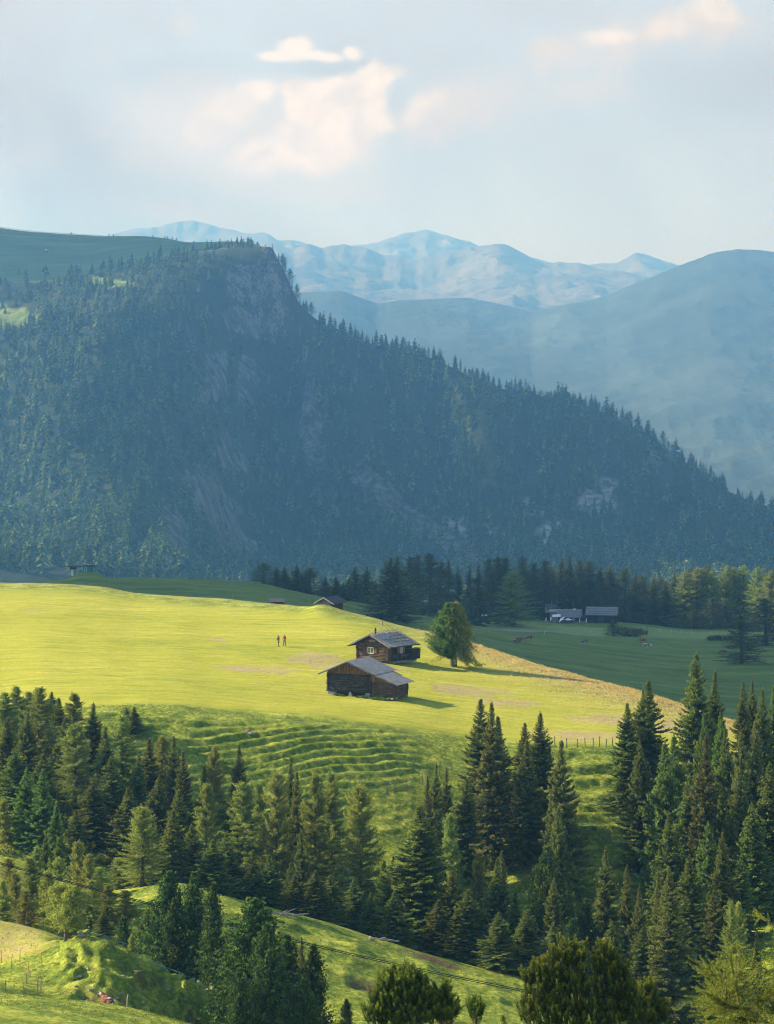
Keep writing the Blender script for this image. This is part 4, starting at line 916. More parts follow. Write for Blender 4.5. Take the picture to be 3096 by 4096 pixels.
def corrugated(mb, a, b, c, d, th=.03, pitch=.19, amp=.022):
    """ribbed metal sheet a-b (ridge) to d-c (eave)"""
    a, b, c, d = map(Vector, (a, b, c, d)); n_ = max(2, int((b-a).length/pitch*2)); up = (b-a).cross(d-a).normalized()
    if up.z < 0: up = -up
    top, bot = [], []
    for i in range(n_+1):
        t = i/n_; k = up*(amp if i % 2 else 0); top.append(a+(b-a)*t+k); bot.append(d+(c-d)*t+k)
    vs = top+bot+[p-up*th for p in top]+[p-up*th for p in bot]; m = n_+1
    fs = [(i, i+1, m+i+1, m+i) for i in range(n_)]+[(2*m+i+1, 2*m+i, 3*m+i, 3*m+i+1) for i in range(n_)]
    fs += [(m+i, m+i+1, 3*m+i+1, 3*m+i) for i in range(n_)]+[(i+1, i, 2*m+i, 2*m+i+1) for i in range(n_)]+[(0, m, 3*m, 2*m), (m-1, 3*m-1, 4*m-1, 2*m-1)]
    mb.add(vs, fs)
def shakes(mb, a, b, c, d, rows=14, cols=24, seed=0, th=.03, rough=.05):
    """overlapping wooden shakes: ridge a-b, eave d-c"""
    rr = random.Random(seed); a, b, c, d = map(Vector, (a, b, c, d)); up = (b-a).cross(d-a).normalized(); up = up if up.z > 0 else -up
    dn = (d-a)
    for i in range(rows):
        t0 = i/rows; t1 = (i+1.28)/rows; x = 0.
        while x < 1:
            w2 = (.6+.8*rr.random())/cols; x1 = min(1, x+w2)
            q = lambda s, t, h: (a+(b-a)*s)+((d+(c-d)*s)-(a+(b-a)*s))*min(t, 1.03)+up*h
            j = rr.random()*rough; jt = rr.random()*.25/rows
            mb.slab([q(x, t0, 0), q(x1-.004, t0, 0), q(x1-.004, t1+jt-.1/rows, th+j), q(x, t1+jt-.1/rows, th+j)], up*th); x = x1

# ---- lower barn
pb = on_ground(1313, find_Y(1313, 2777, 420, 470)); TH = math.radians(-24)
barn = empty('log_barn', (pb.x, pb.y, pb.z), TH, 'long dark log barn with corrugated metal roof, nearest on the meadow', 'barn')
W1, W2, D1, D2 = 6.3, 9.75, 6.0, 4.3; AP = (3.1, 4.62); EL_, ER = (-1.15, 2.80), (7.35, 2.93); ELn = (10.75, 1.70)
def roofz(x): return AP[1]+(EL_[1]-AP[1])*(AP[0]-x)/(AP[0]-EL_[0]) if x < AP[0] else (AP[1]+(ER[1]-AP[1])*(x-AP[0])/(ER[0]-AP[0]) if x < ER[0] else ER[1]+(ELn[1]-ER[1])*(x-ER[0])/(ELn[0]-ER[0]))
b0 = .42
m = MB()
log_wall(m, (0, 0), (W1, 0), b0, lambda t: min(2.98, roofz(t*W1)-.1), seed=1); log_wall(m, (0, D1), (W1, D1), b0, lambda t: roofz(t*W1)-.1, seed=2)
log_wall(m, (0, 0), (0, D1), b0+.12, lambda t: 3.1, seed=3); log_wall(m, (W1, 0), (W1, D1), b0+.12, lambda t: roofz(W1)-.08, seed=4)
m.build('log_wall', M['dark_logs'], barn, smooth=True)
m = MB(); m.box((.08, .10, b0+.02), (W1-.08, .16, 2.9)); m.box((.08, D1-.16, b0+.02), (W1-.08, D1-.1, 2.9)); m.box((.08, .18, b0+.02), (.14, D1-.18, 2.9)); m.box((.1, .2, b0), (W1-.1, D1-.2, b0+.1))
m.box((.2, .55, -.9), (W1+.3, .6, b0)); m.build('dark_backing', M['black'], barn)  # low black sheet added to stand in for the shade under the floor
m = MB(); planks(m, (.0, -.14), (W1, -.14), lambda t: 2.92, lambda t: roofz(t*W1)-.10, seed=5); m.build('gable_boards', M['orange_boards'], barn)
m = MB(); log_wall(m, (W1+.35, -.02), (W2, -.02), -.05, lambda t: min(2.05, roofz(W1+.35+(W2-W1-.35)*t)-.12), dia=.25, over=.06, seed=6)
log_wall(m, (W2, -.02), (W2, D2), -.3, lambda t: roofz(W2)-.14, dia=.25, over=.05, seed=7); log_wall(m, (W1+.3, D2), (W2, D2), -.05, lambda t: roofz(W1+.3+(W2-W1-.3)*t)-.15, seed=8)
m.build('lean_to_wall', M['brown_logs'], barn, smooth=True)
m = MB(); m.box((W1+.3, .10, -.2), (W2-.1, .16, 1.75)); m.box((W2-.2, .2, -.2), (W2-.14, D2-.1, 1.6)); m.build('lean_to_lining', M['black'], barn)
m = MB(); planks(m, (W1+.15, -.15), (W2+.02, -.15), lambda t: 1.98-.12*t, lambda t: max(1.9, roofz(W1+.15+(W2-W1-.13)*t)-.1), seed=9); m.build('lean_to_boards', M['orange_boards'], barn)
F0, R0 = -.75, D1+.55
m = MB(); corrugated(m, (AP[0], F0, AP[1]+.08), (AP[0], R0, AP[1]+.08), (EL_[0], R0, EL_[1]+.08), (EL_[0], F0, EL_[1]+.08))
corrugated(m, (AP[0], F0, AP[1]+.085), (AP[0], R0, AP[1]+.085), (ER[0], R0, ER[1]+.085), (ER[0], F0, ER[1]+.085))
m.build('roof', M['metal_roof'], barn)
m = MB(); corrugated(m, (ER[0]-.25, F0, ER[1]+.13), (ER[0]-.25, D2+.5, ER[1]+.13), (ELn[0], D2+.5, ELn[1]+.06), (ELn[0], F0, ELn[1]+.06)); m.build('lean_to_roof', M['metal_roof'], barn)
m = MB()
for (x0, z0), (x1, z1) in (((EL_[0]-.02, EL_[1]), AP), (AP, (ER[0], ER[1])), ((ER[0]-.2, ER[1]+.04), (ELn[0], ELn[1]))):
    m.slab([(x0, F0-.02, z0-.12), (x1, F0-.02, z1-.12), (x1, F0-.02, z1+.04), (x0, F0-.02, z0+.04)], (0, .05, 0))
m.build('barge_board', M['grey_wood'], barn)
m = MB()
for x in (AP[0], .1, W1, W2): m.tube([(x, F0+.05, roofz(x)-.10), (x, min(R0, D2+.4) if x > W1 else R0-.05, roofz(x)-.10)], .085, 7)
m.build('purlin', M['brown_logs'], barn)
for i, (x0, x1, xs) in enumerate(((-.02, 1.15, .1), (2.85, 3.75, .35), (5.3, 6.3, .3))):
    m = MB(); m.slab([(x0, -.12, -.45), (x1, -.12, -.45), (x1-(xs if i == 1 else 0), -.10, b0-.02), (x0+(xs if i else 0), -.10, b0-.02)], (0, .55, 0)); m.build('foundation_pier', M['stone'], barn, bev=.02)
m = MB()
for x, y, s in ((9.6, -.1, .25), (9.1, -.15, .2), (9.85, .6, .25), (9.9, 3.9, .3), (6.7, -.1, .2), (7.5, -.1, .18)): m.rock((x, y, -.2), (s, s, .2), int(x*10))
m.build('footing_stones', M['stone'], barn)
m = MB(); m.box((W2+.13, 2.5, .95), (W2+.20, 3.15, 1.42)); m.build('hatch', M['orange_boards'], barn)
m = MB(); m.slab([(ER[0]-1.2, D2+.6, ER[1]+.25), (ER[0]+1.1, D2+.6, ER[1]-.55), (ER[0]+1.1, D2+1.5, ER[1]-.55), (ER[0]-1.2, D2+1.5, ER[1]+.25)], (0, 0, .05)); m.build('rear_eave_boards', M['grey_wood'], barn)

# ---- upper hut
ph = on_ground(1430, find_Y(1430, 2640, 460, 510)); TH2 = math.radians(-36)
hut = empty('log_hut', (ph.x, ph.y, ph.z+.05), TH2, 'old brown log hut with silvery shake roof and solar panel, behind the metal roofed barn', 'hut')
HW, HL = 5.6, 5.9; AZ_ = 3.95; EV = 2.25; OV = .95; PX = HW/2
def hz(x): return AZ_-(AZ_-EV)*abs(x-PX)/(PX+OV)
m = MB()
log_wall(m, (0, 0), (HW, 0), .0, lambda t: hz(t*HW)-.12, dia=.23, over=.25, seed=11); log_wall(m, (0, HL), (HW, HL), 0, lambda t: hz(t*HW)-.12, dia=.23, seed=12)
log_wall(m, (0, 0), (0, HL), .1, lambda t: hz(0)-.1, dia=.23, seed=13)
log_wall(m, (HW, 0), (HW, .55), .1, lambda t: hz(HW)-.1, dia=.23, over=.12, seed=14)
log_wall(m, (HW-1.0, .55), (HW-1.0, 2.0), .1, lambda t: hz(HW-1)-.2, dia=.23, over=0, seed=16); log_wall(m, (HW-.35, 2.75), (HW-.35, HL), .1, lambda t: hz(HW-.35)-.15, dia=.23, over=.15, seed=15)
m.build('log_wall', M['brown_logs'], hut, smooth=True)
m = MB(); m.box((.12, .12, .0), (HW-1.2, .18, 2.3)); m.box((.12, HL-.3, 0), (HW-.3, HL-.24, 2.2)); m.box((HW-1.22, .2, 0), (HW-1.16, HL-.3, 2.2)); m.build('dark_backing', M['black'], hut)
m = MB(); m.box((HW-.95, 2.0, .05), (HW-.88, 2.75, 2.05)); dr = m.build('door', M['brown_door'], hut); m = MB(); m.box((HW-.88, 2.62, 1.0), (HW-.80, 2.68, 1.12)); m.build('handle', M['black'], dr)
m = MB(); m.box((HW-.98, 1.85, .05), (HW-.84, 1.98, 2.15)); m.box((HW-.98, 2.78, .05), (HW-.84, 2.9, 2.15)); m.build('door_posts', M['tan_shutter'], hut)
def window(parent, M4, w_, h_, shut=None, sm='tan_shutter', left=True, right=True):
    m = MB(); t = .06
    for a, b in (((-w_/2-t, -.05, -t), (w_/2+t, .03, 0)), ((-w_/2-t, -.05, h_), (w_/2+t, .03, h_+t)), ((-w_/2-t, -.048, 0), (-w_/2, .03, h_)), ((w_/2, -.048, 0), (w_/2+t, .03, h_)), ((-.03, -.045, 0), (.03, .03, h_))): m.box(a, b, M4)
    f = m.build('window', M['white_paint'], parent); m = MB(); m.box((-w_/2, -.02, 0), (-.03, -.005, h_), M4); m.box((.03, -.02, 0), (w_/2, -.005, h_), M4); m.build('pane', M['curtain_glass'], f)
    for s, on in ((-1, left), (1, right)):
        if on and shut:
            m = MB(); x0 = s*(w_/2+t+.03); m.box((min(x0, x0+s*shut), -.06, -.05), (max(x0, x0+s*shut), -.02, h_+.05), M4); m.build('shutter', M[sm], parent)
window(hut, Matrix.Translation((2.55, -.13, 1.15)), .95, .80, .58, 'brown_door')
window(hut, Matrix.Translation((HW-.20, 3.75, 1.05)) @ Matrix.Rotation(math.radians(90), 4, 'Z'), .50, .85, .5, 'tan_shutter')
F0, R0 = -.85, HL+.75; LX, RX = -OV, HW+OV
m = MB(); shakes(m, (PX, F0, AZ_+.06), (PX, R0, AZ_+.06), (RX, R0, EV+.02), (RX, F0, EV+.02), 13, 26, 21); m.build('shake_roof', M['silver_shakes'], hut)
m = MB(); shakes(m, (PX, F0, AZ_+.06), (PX, R0, AZ_+.06), (LX, R0, EV+.02), (LX, F0, EV+.02), 13, 26, 22); m.build('shake_roof', M['silver_shakes'], hut)
m = MB()
for s in (1, -1):
    m.slab([(PX, F0, AZ_+.03), (PX, R0, AZ_+.03), (PX+s*(PX+OV), R0, EV-.03), (PX+s*(PX+OV), F0, EV-.03)], (0, 0, -.05))
m.build('roof_boarding', M['brown_logs'], hut)
m = MB()
for s in (1, -1): m.slab([(PX, F0-.04, AZ_-.12), (PX+s*(PX+OV+.05), F0-.04, EV-.17), (PX+s*(PX+OV+.05), F0-.04, EV+.05), (PX, F0-.04, AZ_+.12)], (0, .07, 0))
m.build('barge_board', M['grey_wood'], hut)
m = MB()
for x in (.0, HW, PX): m.tube([(x, F0+.1, hz(x)-.16), (x, R0+.45, hz(x)-.16)], .10, 7)
m.tube([(RX-.08, F0, EV-.12), (RX-.08, R0+.5, EV-.12)], .07, 6); m.tube([(LX+.05, F0-.4, EV-.12), (LX+.05, R0, EV-.12)], .07, 6)
m.build('purlin', M['dark_logs'], hut)
def hp(y, t, h=.1): return Vector((PX+t*(PX+OV), y, AZ_+(EV-AZ_)*t+h))          # a point on the right roof slope
m = MB()
for k, (y, t0, t1) in enumerate(((1.3, .0, .62), (2.6, 0, .72), (3.9, 0, .75), (5.2, 0, .62))):
    m.tube([hp(y-.1, -.10, .42), hp(y, .35, .15), hp(y+.1, t1, .12)], .035, 5)
for t in (.30, .52, .72): m.tube([hp(1.5, t, .13), hp(5.9, t+.01, .14)], .035, 5)
for y in (.0, 1.0, 2.3, 3.5, 4.7, 5.7):
    m.tube([(PX-.75, y, AZ_-.10), (PX+.45, y+.25, AZ_+.42)], .04, 5); m.tube([(PX+.75, y+.05, AZ_-.10), (PX-.45, y-.15, AZ_+.40)], .04, 5)
m.build('roof_poles', M['grey_wood'], hut)
m = MB(); rr = random.Random(4)
for k in range(26): 
    q = hp(1.2+4.6*rr.random(), rr.choice((.28, .5, .7, .05, .9))+.02*rr.random(), .17); m.rock(q, (.13, .12, .09), k)
m.build('roof_stones', M['stone'], hut)
m = MB(); q = [hp(-.2, .16, .17), hp(2.1, .16, .17), hp(2.1, .52, .17), hp(-.2, .52, .17)]; m.slab(q, (0, 0, .04)); sp = m.build('solar_panel', M['cell_blue'], hut)
m = MB()
for k in range(8): y = -.2+2.3*k/7; m.slab([hp(y-.02, .16, .215), hp(y+.02, .16, .215), hp(y+.02, .52, .215), hp(y-.02, .52, .215)], (0, 0, .012))
for k in range(5): t = .16+.36*k/4; m.slab([hp(-.2, t-.004, .22), hp(2.1, t-.004, .22), hp(2.1, t+.004, .22), hp(-.2, t+.004, .22)], (0, 0, .012))
m.build('panel_grid', M['grid_silver'], sp)
m = MB(); m.tube([(PX+.1, .6, AZ_), (PX+.1, .6, AZ_+.45)], .10, 8); m.tube([(PX+.1, .6, AZ_+.45), (PX+.1, .6, AZ_+.72), (PX+.1, .6, AZ_+1.0)], [.16, .13, .03], 8); m.build('chimney', M['black'], hut)
m = MB(); m.box((PX-.45, -.30, 2.85), (PX+.75, -.22, 3.15)); m.tube([(PX+.15, -.3, 3.1), (PX-.05, -.35, 3.35), (PX-.4, -.3, 3.5)], .03, 5); m.tube([(PX+.15, -.3, 3.1), (PX+.35, -.35, 3.35), (PX+.6, -.3, 3.5)], .03, 5); m.build('gable_antlers', M['grey_wood'], hut)
m = MB(); m.box((HW-1.0, .5, -.25), (HW+.95, HL+.2, .04)); m.build('porch_floor', M['grey_wood'], hut)
# things about the hut
mh = Matrix.Translation(hut.location) @ Matrix.Rotation(TH2, 4, 'Z')
def at_hut(x, y, z=0): return mh @ Vector((x, y, z))
w_ = empty('firewood_pile', at_hut(HW+.05, 4.9, .02), TH2, 'low stack of split firewood at the right end of the shake roofed hut', 'firewood pile')
m = MB(); rr = random.Random(8)
for i in range(9):
    for j in range(11): m.tube([(.05+rr.random()*.06, j*.2-.1, .1+i*.165), (1.0+rr.random()*.08, j*.2-.1, .1+i*.165)], .085, 6)
m.build('stacked_logs', M['dark_logs'], w_); m = MB(); m.box((0, -.25, 1.56), (1.15, 2.2, 1.62)); m.build('cover_boards', M['grey_wood'], w_)
tb = empty('picnic_table', at_hut(HW+.55, 3.35, .05), TH2, 'small wooden trestle table standing against the porch of the shake roofed hut', 'table')
m = MB(); m.box((-.35, -.85, .70), (.35, .85, .76)); m.build('tabletop', M['grey_wood'], tb)
for y in (-.6, .6):
    for s in (-1, 1): m = MB(); m.slab([(s*.32-.04, y, 0), (s*.32+.04, y, 0), (-s*.25+.04, y, .70), (-s*.25-.04, y, .70)], (0, .06*s, 0)); m.build('leg', M['grey_wood'], tb)
dc = empty('deck_chair', at_hut(HW+.35, 1.5, .05), TH2+.7, 'folding deck chair with blue grey cloth on the porch beside the hut door', 'deck chair')
m = MB(); m.slab([(-.3, -.45, .32), (.3, -.45, .32), (.3, .15, .22), (-.3, .15, .22)], (0, 0, .03)); m.slab([(-.3, .15, .22), (.3, .15, .22), (.3, .65, .98), (-.3, .65, .98)], (0, -.03, .02)); m.build('cloth', M['teal_cloth'], dc)
for s in (-1, 1): m = MB(); m.tube([(s*.32, -.5, .34), (s*.32, .3, .0)], .025, 5); m.tube([(s*.32, -.35, 0), (s*.32, .68, 1.0)], .025, 5); m.build('frame', M['grey_wood'], dc)
pk = MB(); a = at_hut(HW+.62, .55, 0); b = at_hut(HW+.15, .35, 1.85); pk.tube([a, b], .035, 6); tag(pk.build('wooden_pole', M['orange_boards']), 'brown wooden pole leaning on the corner post of the hut', 'pole')

# ---- plants along the barn foot
def herb(x, y, s, label, seed, mat='bright_spruce_needles', n_=160, group='weeds along the barn wall'):
    r = np.random.default_rng(seed); S = Sprays(seed); b = np.zeros((n_, 3)); b[:, :2] = r.normal(size=(n_, 2))*s*.45
    S.add(b, r.normal(size=(n_, 3))*.5+np.array([0, 0, 1.]), s*(.4+.6*r.random(n_)), .12, r.random(n_), .2)
    me, q = S.mesh('leafy_weed'); o = link('leafy_weed', me, M[mat], None, (x, y, gz(x, y)-.03)); tag(o, label, 'plant', group); return o
mbn = Matrix.Translation(barn.location) @ Matrix.Rotation(TH, 4, 'Z')
for i, (x, s, wd) in enumerate(((1.6, .45, 'just right of the left stone pier'), (2.35, .35, 'in the gap left of the middle stone pier'), (4.7, .35, 'before the dark gap right of the middle pier'), (5.5, .5, 'in front of the right stone pier'), (7.2, .5, 'below the left of the lean-to'), (8.0, .65, 'below the middle of the lean-to, the largest'), (8.8, .5, 'below the right end of the lean-to'))):
    q = mbn @ Vector((x, -.55, 0)); herb(q.x, q.y, s, f'green weed clump {wd}', 500+i)

# ---- the small hut behind the crest and a roof tip
def simple_hut(name, label, cat, u, v, Y, wu, rot, D, H, roofH, wallm, roofm, over=.5, z=None, roof_rise=None, flat=False):
    """gable hut; ridge along local x; wu = wall length in photo px"""
    x = float(UX(u, Y)); zg = float(VZ(v, Y)) if z is None else z; L = wu/F*Y
    e = empty(name, (x, Y, zg), rot, label, cat)
    m = MB(); m.box((0, 0, -1.2), (L, D, H)); m.slab([(0, 0, H), (0, D, H), (0, D/2, H+roofH)], (L, 0, 0)); m.build('wall', M[wallm], e)
    s = .07; h0 = H-over*roofH/(D/2)
    m = MB(); m.slab([(-over, -over, h0), (L+over, -over, h0), (L+over, D/2, H+roofH+.06), (-over, D/2, H+roofH+.06)], (0, 0, s))
    m.slab([(-over, D+over, h0), (L+over, D+over, h0), (L+over, D/2, H+roofH+.06), (-over, D/2, H+roofH+.06)], (0, 0, s)); m.build('roof', M[roofm], e)
    return e, L, D, H, roofH
e, L, D, H, rh = simple_hut('log_hut', 'small dark hut with grey gable roof half hidden behind the meadow crest', 'hut', 1276, 2440, 585, 0, 0, 2.6, 1.55, 1.0, 'red_logs', 'dark_roof', .01)
bpy.data.objects.remove(e.children[0]); bpy.data.objects.remove(e.children[0]); e.rotation_euler.z = math.radians(-27)
m = MB(); log_wall(m, (0, 0), (1.9, 0), -.9, lambda t: 1.3+.62*(1-abs(2*t-1)), dia=.2, over=.1, seed=31); m.build('gable_wall', M['grey_wood'], e, smooth=True)
m = MB(); log_wall(m, (1.95, .1), (1.95, 6.3), -.9, lambda t: 1.25, dia=.2, over=.1, seed=32); log_wall(m, (0, .1), (0, 6.3), -.9, lambda t: 1.25, dia=.2, over=.1, seed=33); m.build('side_wall', M['red_logs'], e, smooth=True)
m = MB(); m.slab([(-.65, -.7, 1.05), (.95, -.7, 2.02), (.95, 7.0, 2.02), (-.65, 7.0, 1.05)], (0, 0, .08)); m.slab([(2.6, -.7, 1.05), (.95, -.7, 2.02), (.95, 7.0, 2.02), (2.6, 7.0, 1.05)], (0, 0, .08)); m.build('roof', M['dark_roof'], e)
m = MB(); m.slab([(-.65, -.74, 1.0), (.95, -.74, 1.97), (.95, -.74, 2.12), (-.65, -.74, 1.15)], (0, .04, 0)); m.slab([(2.6, -.74, 1.0), (.95, -.74, 1.97), (.95, -.74, 2.12), (2.6, -.74, 1.15)], (0, .04, 0)); m.build('barge_board', M['pale_wood'], e)
e.scale = (1.25, .72, 1.12)
e, *_ = simple_hut('shed', 'roof tip of a low shed just showing over the meadow crest', 'shed', 1083, 2413, 628, 52, 0, 2.4, .3, .5, 'red_logs', 'dark_roof', .3)
for u, v0, v1, Y, w_ in ((932, 2363, 2412, 640, 'leftmost'), (1073, 2384, 2414, 650, 'middle'), (1237, 2383, 2432, 640, 'rightmost')):
    x = float(UX(u, Y)); m = MB(); m.tube([(0, 0, -6), (0, 0, float(VZ(v0, Y)-VZ(v1, Y)))], .07, 6); tag(m.build('wooden_pole', M['grey_wood'], loc=(x, Y, float(VZ(v1, Y)))), f'thin wire pole behind the meadow crest, {w_} of the three', 'pole', 'wire poles behind the crest')
x = float(UX(1530, 546)); m = MB(); m.box((-.09, -.09, -.3), (.09, .09, .75)); tag(m.build('marker_post', M['pale_wood'], loc=(x, 543, gz(x, 543))), 'short pale post on the meadow crest left of the lone tree', 'post')
mk = on_ground(1376, 575); m = MB(); m.tube([(0, 0, -.3), (0, 0, 1.5)], .04, 6); tag(m.build('wooden_pole', M['grey_wood'], loc=mk), 'slim pole right of the small hut on the crest', 'pole')

# ---- far alpine tavern and barn
def far_house(name, label, cat, u0, v0, Y, L, D, H, ro, rh, rot, wallm='red_logs', roofm='far_shakes', over=.9):
    x = float(UX(u0, Y)); g = gz(x, Y); e = empty(name, (x, Y, float(VZ(v0, Y))), rot, label, cat)
    m = MB(); log_wall(m, (0, 0), (L, 0), -.6, lambda t: H, dia=.42, over=.2, seed=41); log_wall(m, (L, 0), (L, D), -.6, lambda t: H+rh*(1-abs(2*t-1))*.95, dia=.42, over=.2, seed=42)
    log_wall(m, (0, 0), (0, D), -.6, lambda t: H+rh*(1-abs(2*t-1))*.95, dia=.42, over=.2, seed=43); log_wall(m, (0, D), (L, D), -.6, lambda t: H, dia=.42, over=.2, seed=44)
    m.build('log_wall', M[wallm], e, smooth=True)
    m = MB(); h0 = H-ro*rh/(D/2); shakes(m, (-over, D/2, H+rh), (L+over, D/2, H+rh), (L+over-.0, -ro, h0), (-over, -ro, h0), 9, 22, 51, .08, .1); shakes(m, (-over, D/2, H+rh), (L+over, D/2, H+rh), (L+over, D+ro, h0), (-over, D+ro, h0), 9, 22, 52, .08, .1)
    m.build('roof', M[roofm], e)
    m = MB(); 
    for xx in np.linspace(-over, L+over, 6): m.tube([(xx, D/2+.4, H+rh-.1), (xx+.15, D/2-.6, H+rh+.35)], .07, 4)
    for t in (.3, .6, .85): m.tube([(-over, D/2-(D/2+ro)*t, H+rh-(rh+ro*rh/(D/2))*t+.22), (L+over, D/2-(D/2+ro)*t, H+rh-(rh+ro*rh/(D/2))*t+.22)], .07, 4)
    m.build('roof_poles', M['grey_wood'], e)
    return e
YT = 1172
tav = far_house('alpine_tavern', 'dark tavern hut with grey shake roof, white chimney and parasols in front', 'tavern', 2236, 2492, YT, 7.3, 5.2, 3.0, 1.3, 1.75, math.radians(-8))
m = MB(); m.box((5.0, 2.2, 4.3), (6.0, 2.9, 5.15)); ch = m.build('chimney', M['white_paint'], tav); m = MB(); m.box((4.9, 2.1, 5.15), (6.1, 3.0, 5.5)); m.build('chimney_cap', M['black'], ch); m = MB(); m.tube([(5.1, 2.5, 5.5), (5.1, 2.5, 8.0)], .05, 4); m.build('mast', M['grey_steel'], ch)
m = MB(); m.slab([(-3.6, 4.2, 4.55), (.5, 4.2, 4.55), (.2, 2.2, 3.8), (-4.4, 2.2, 3.8)], (0, 0, .12)); m.box((-3.6, 3.6, 0), (0, 4.6, 3.8)); m.build('side_wing', M['far_shakes'], tav)
for i in range(3): window(tav, Matrix.Translation((1.2+i*2.1, -.25, .9)), .7, .8, .35, 'dark_logs' if False else 'brown_door')
fb = far_house('alpine_barn', 'dark barn with grey shake roof right of the parasols', 'barn', 2352, 2494, YT+8, 10.0, 6.0, 4.0, 1.4, 1.85, math.radians(-8))
m = MB(); m.box((3.6, -.32, .3), (5.7, -.24, 2.5)); m.build('door', M['teal_cloth'], fb)
m = MB(); m.box((2.6, -1.3, -.2), (6.0, -.35, .12)); m.build('loading_step', M['pale_wood'], fb)
sh = simple_hut('shed', 'low shed with pale tin roof behind the tavern hut at its left', 'shed', 2188, 2439, 1205, 38, math.radians(10), 3.5, .8, 1.0, 'grey_wood', 'dark_roof', .5)[0]
m = MB(); m.tube([(0, 0, -1), (0, 0, 3.6)], .06, 5); tag(m.build('flag_pole', M['grey_steel'], loc=P(2207, 2438, 1200)), 'thin mast beside the low tin roofed shed', 'mast')
tr_ = MB(); tr_.box((0, 0, -.5), (13.5, 4.4, 0)); dk = tr_.build('terrace_deck', M['grey_wood'], loc=P(2187, 2494, YT-7)); dk.rotation_euler.z = math.radians(-4); tag(dk, 'wooden terrace in front of the tavern hut', 'terrace')
def parasol(u, v, lab, open_=True, tilt=0, Y=YT-5):
    e = empty('parasol', P(u, 2492, Y), 0, lab, 'parasol', 'parasols on the tavern terrace'); h = float(VZ(v, Y)-VZ(2492, Y))
    m = MB(); m.tube([(0, 0, 0), (0, 0, h)], .05, 6); m.build('pole', M['pale_wood'], e)
    m = MB(); R_ = Matrix.Translation((0, 0, h)) @ Matrix.Rotation(tilt, 4, 'Y')
    if open_:
        vs = [R_ @ Vector((0, 0, .15))]+[R_ @ Vector((1.65*math.cos(k*math.pi/4), 1.65*math.sin(k*math.pi/4), -.42)) for k in range(8)]+[R_ @ Vector((0, 0, .05))]+[R_ @ Vector((1.62*math.cos(k*math.pi/4), 1.62*math.sin(k*math.pi/4), -.50)) for k in range(8)]
        m.add(vs, [(0, 1+k, 1+(k+1) % 8) for k in range(8)]+[(9, 10+(k+1) % 8, 10+k) for k in range(8)]+[(1+k, 10+k, 10+(k+1) % 8, 1+(k+1) % 8) for k in range(8)])
    else: m.tube([R_ @ Vector((0, 0, -1.5)), R_ @ Vector((0, 0, -.9)), R_ @ Vector((0, 0, .1))], [.12, .22, .04], 8)
    m.build('canopy', M['white_cloth'], e)
parasol(2272, 2474, 'open white parasol standing level before the tavern wall'); parasol(2243, 2475, 'white parasol tilted steeply before the tavern wall', True, -.75)
parasol(2184, 2470, 'closed white parasol at the left end of the tavern terrace', False); parasol(2203, 2469, 'closed white parasol behind the red dressed guest', False, 0, YT-3); parasol(2208, 2468, 'closed white parasol right behind the red dressed guest', False, 0, YT-2.4); parasol(2318, 2475, 'closed white parasol at the right end of the tavern terrace', False); parasol(2345, 2473, 'closed white parasol before the left corner of the far barn', False, 0, YT-2)
aw = empty('awning', P(2228, 2492, YT-3.5), 0, 'cream awning on a post at the left corner of the tavern', 'awning'); m = MB(); m.slab([(-1.8, -.8, 2.2), (1.3, -.8, 2.35), (1.3, 1.8, 3.0), (-1.6, 1.8, 2.8)], (0, 0, .06)); m.build('canopy', M['white_cloth'], aw); m = MB(); m.tube([(-.7, -.6, 0), (-.7, -.6, 2.25)], .05, 5); m.build('pole', M['white_paint'], aw)
def bench_table(u, lab, Y=YT-5.5):
    e = empty('beer_table', P(u, 2493, Y), 0, lab, 'table', 'tables on the tavern terrace'); m = MB(); m.box((-.9, -.35, .72), (.9, .35, .78)); m.build('tabletop', M['grey_wood'], e)
    for s in (-1, 1): m = MB(); m.box((s*.7-.04, -.3, 0), (s*.7+.04, .3, .72)); m.build('leg', M['grey_wood'], e)
    m = MB(); m.box((-.9, -.85, .42), (.9, -.6, .47)); m.box((-.75, -.8, 0), (-.68, -.65, .42)); m.box((.68, -.8, 0), (.75, -.65, .42)); m.build('bench', M['grey_wood'], e)
for u, l in ((2193, 'terrace table under the leftmost closed parasol'), (2214, 'terrace table beside the red dressed guest'), (2232, 'terrace table below the cream awning'), (2258, 'terrace table between the tilted and the open parasol'), (2287, 'terrace table right of the open parasol'), (2304, 'terrace table near the right end of the terrace'), (2333, 'table between the tavern and the far barn'), (2363, 'table before the left wall of the far barn')): bench_table(u, l)
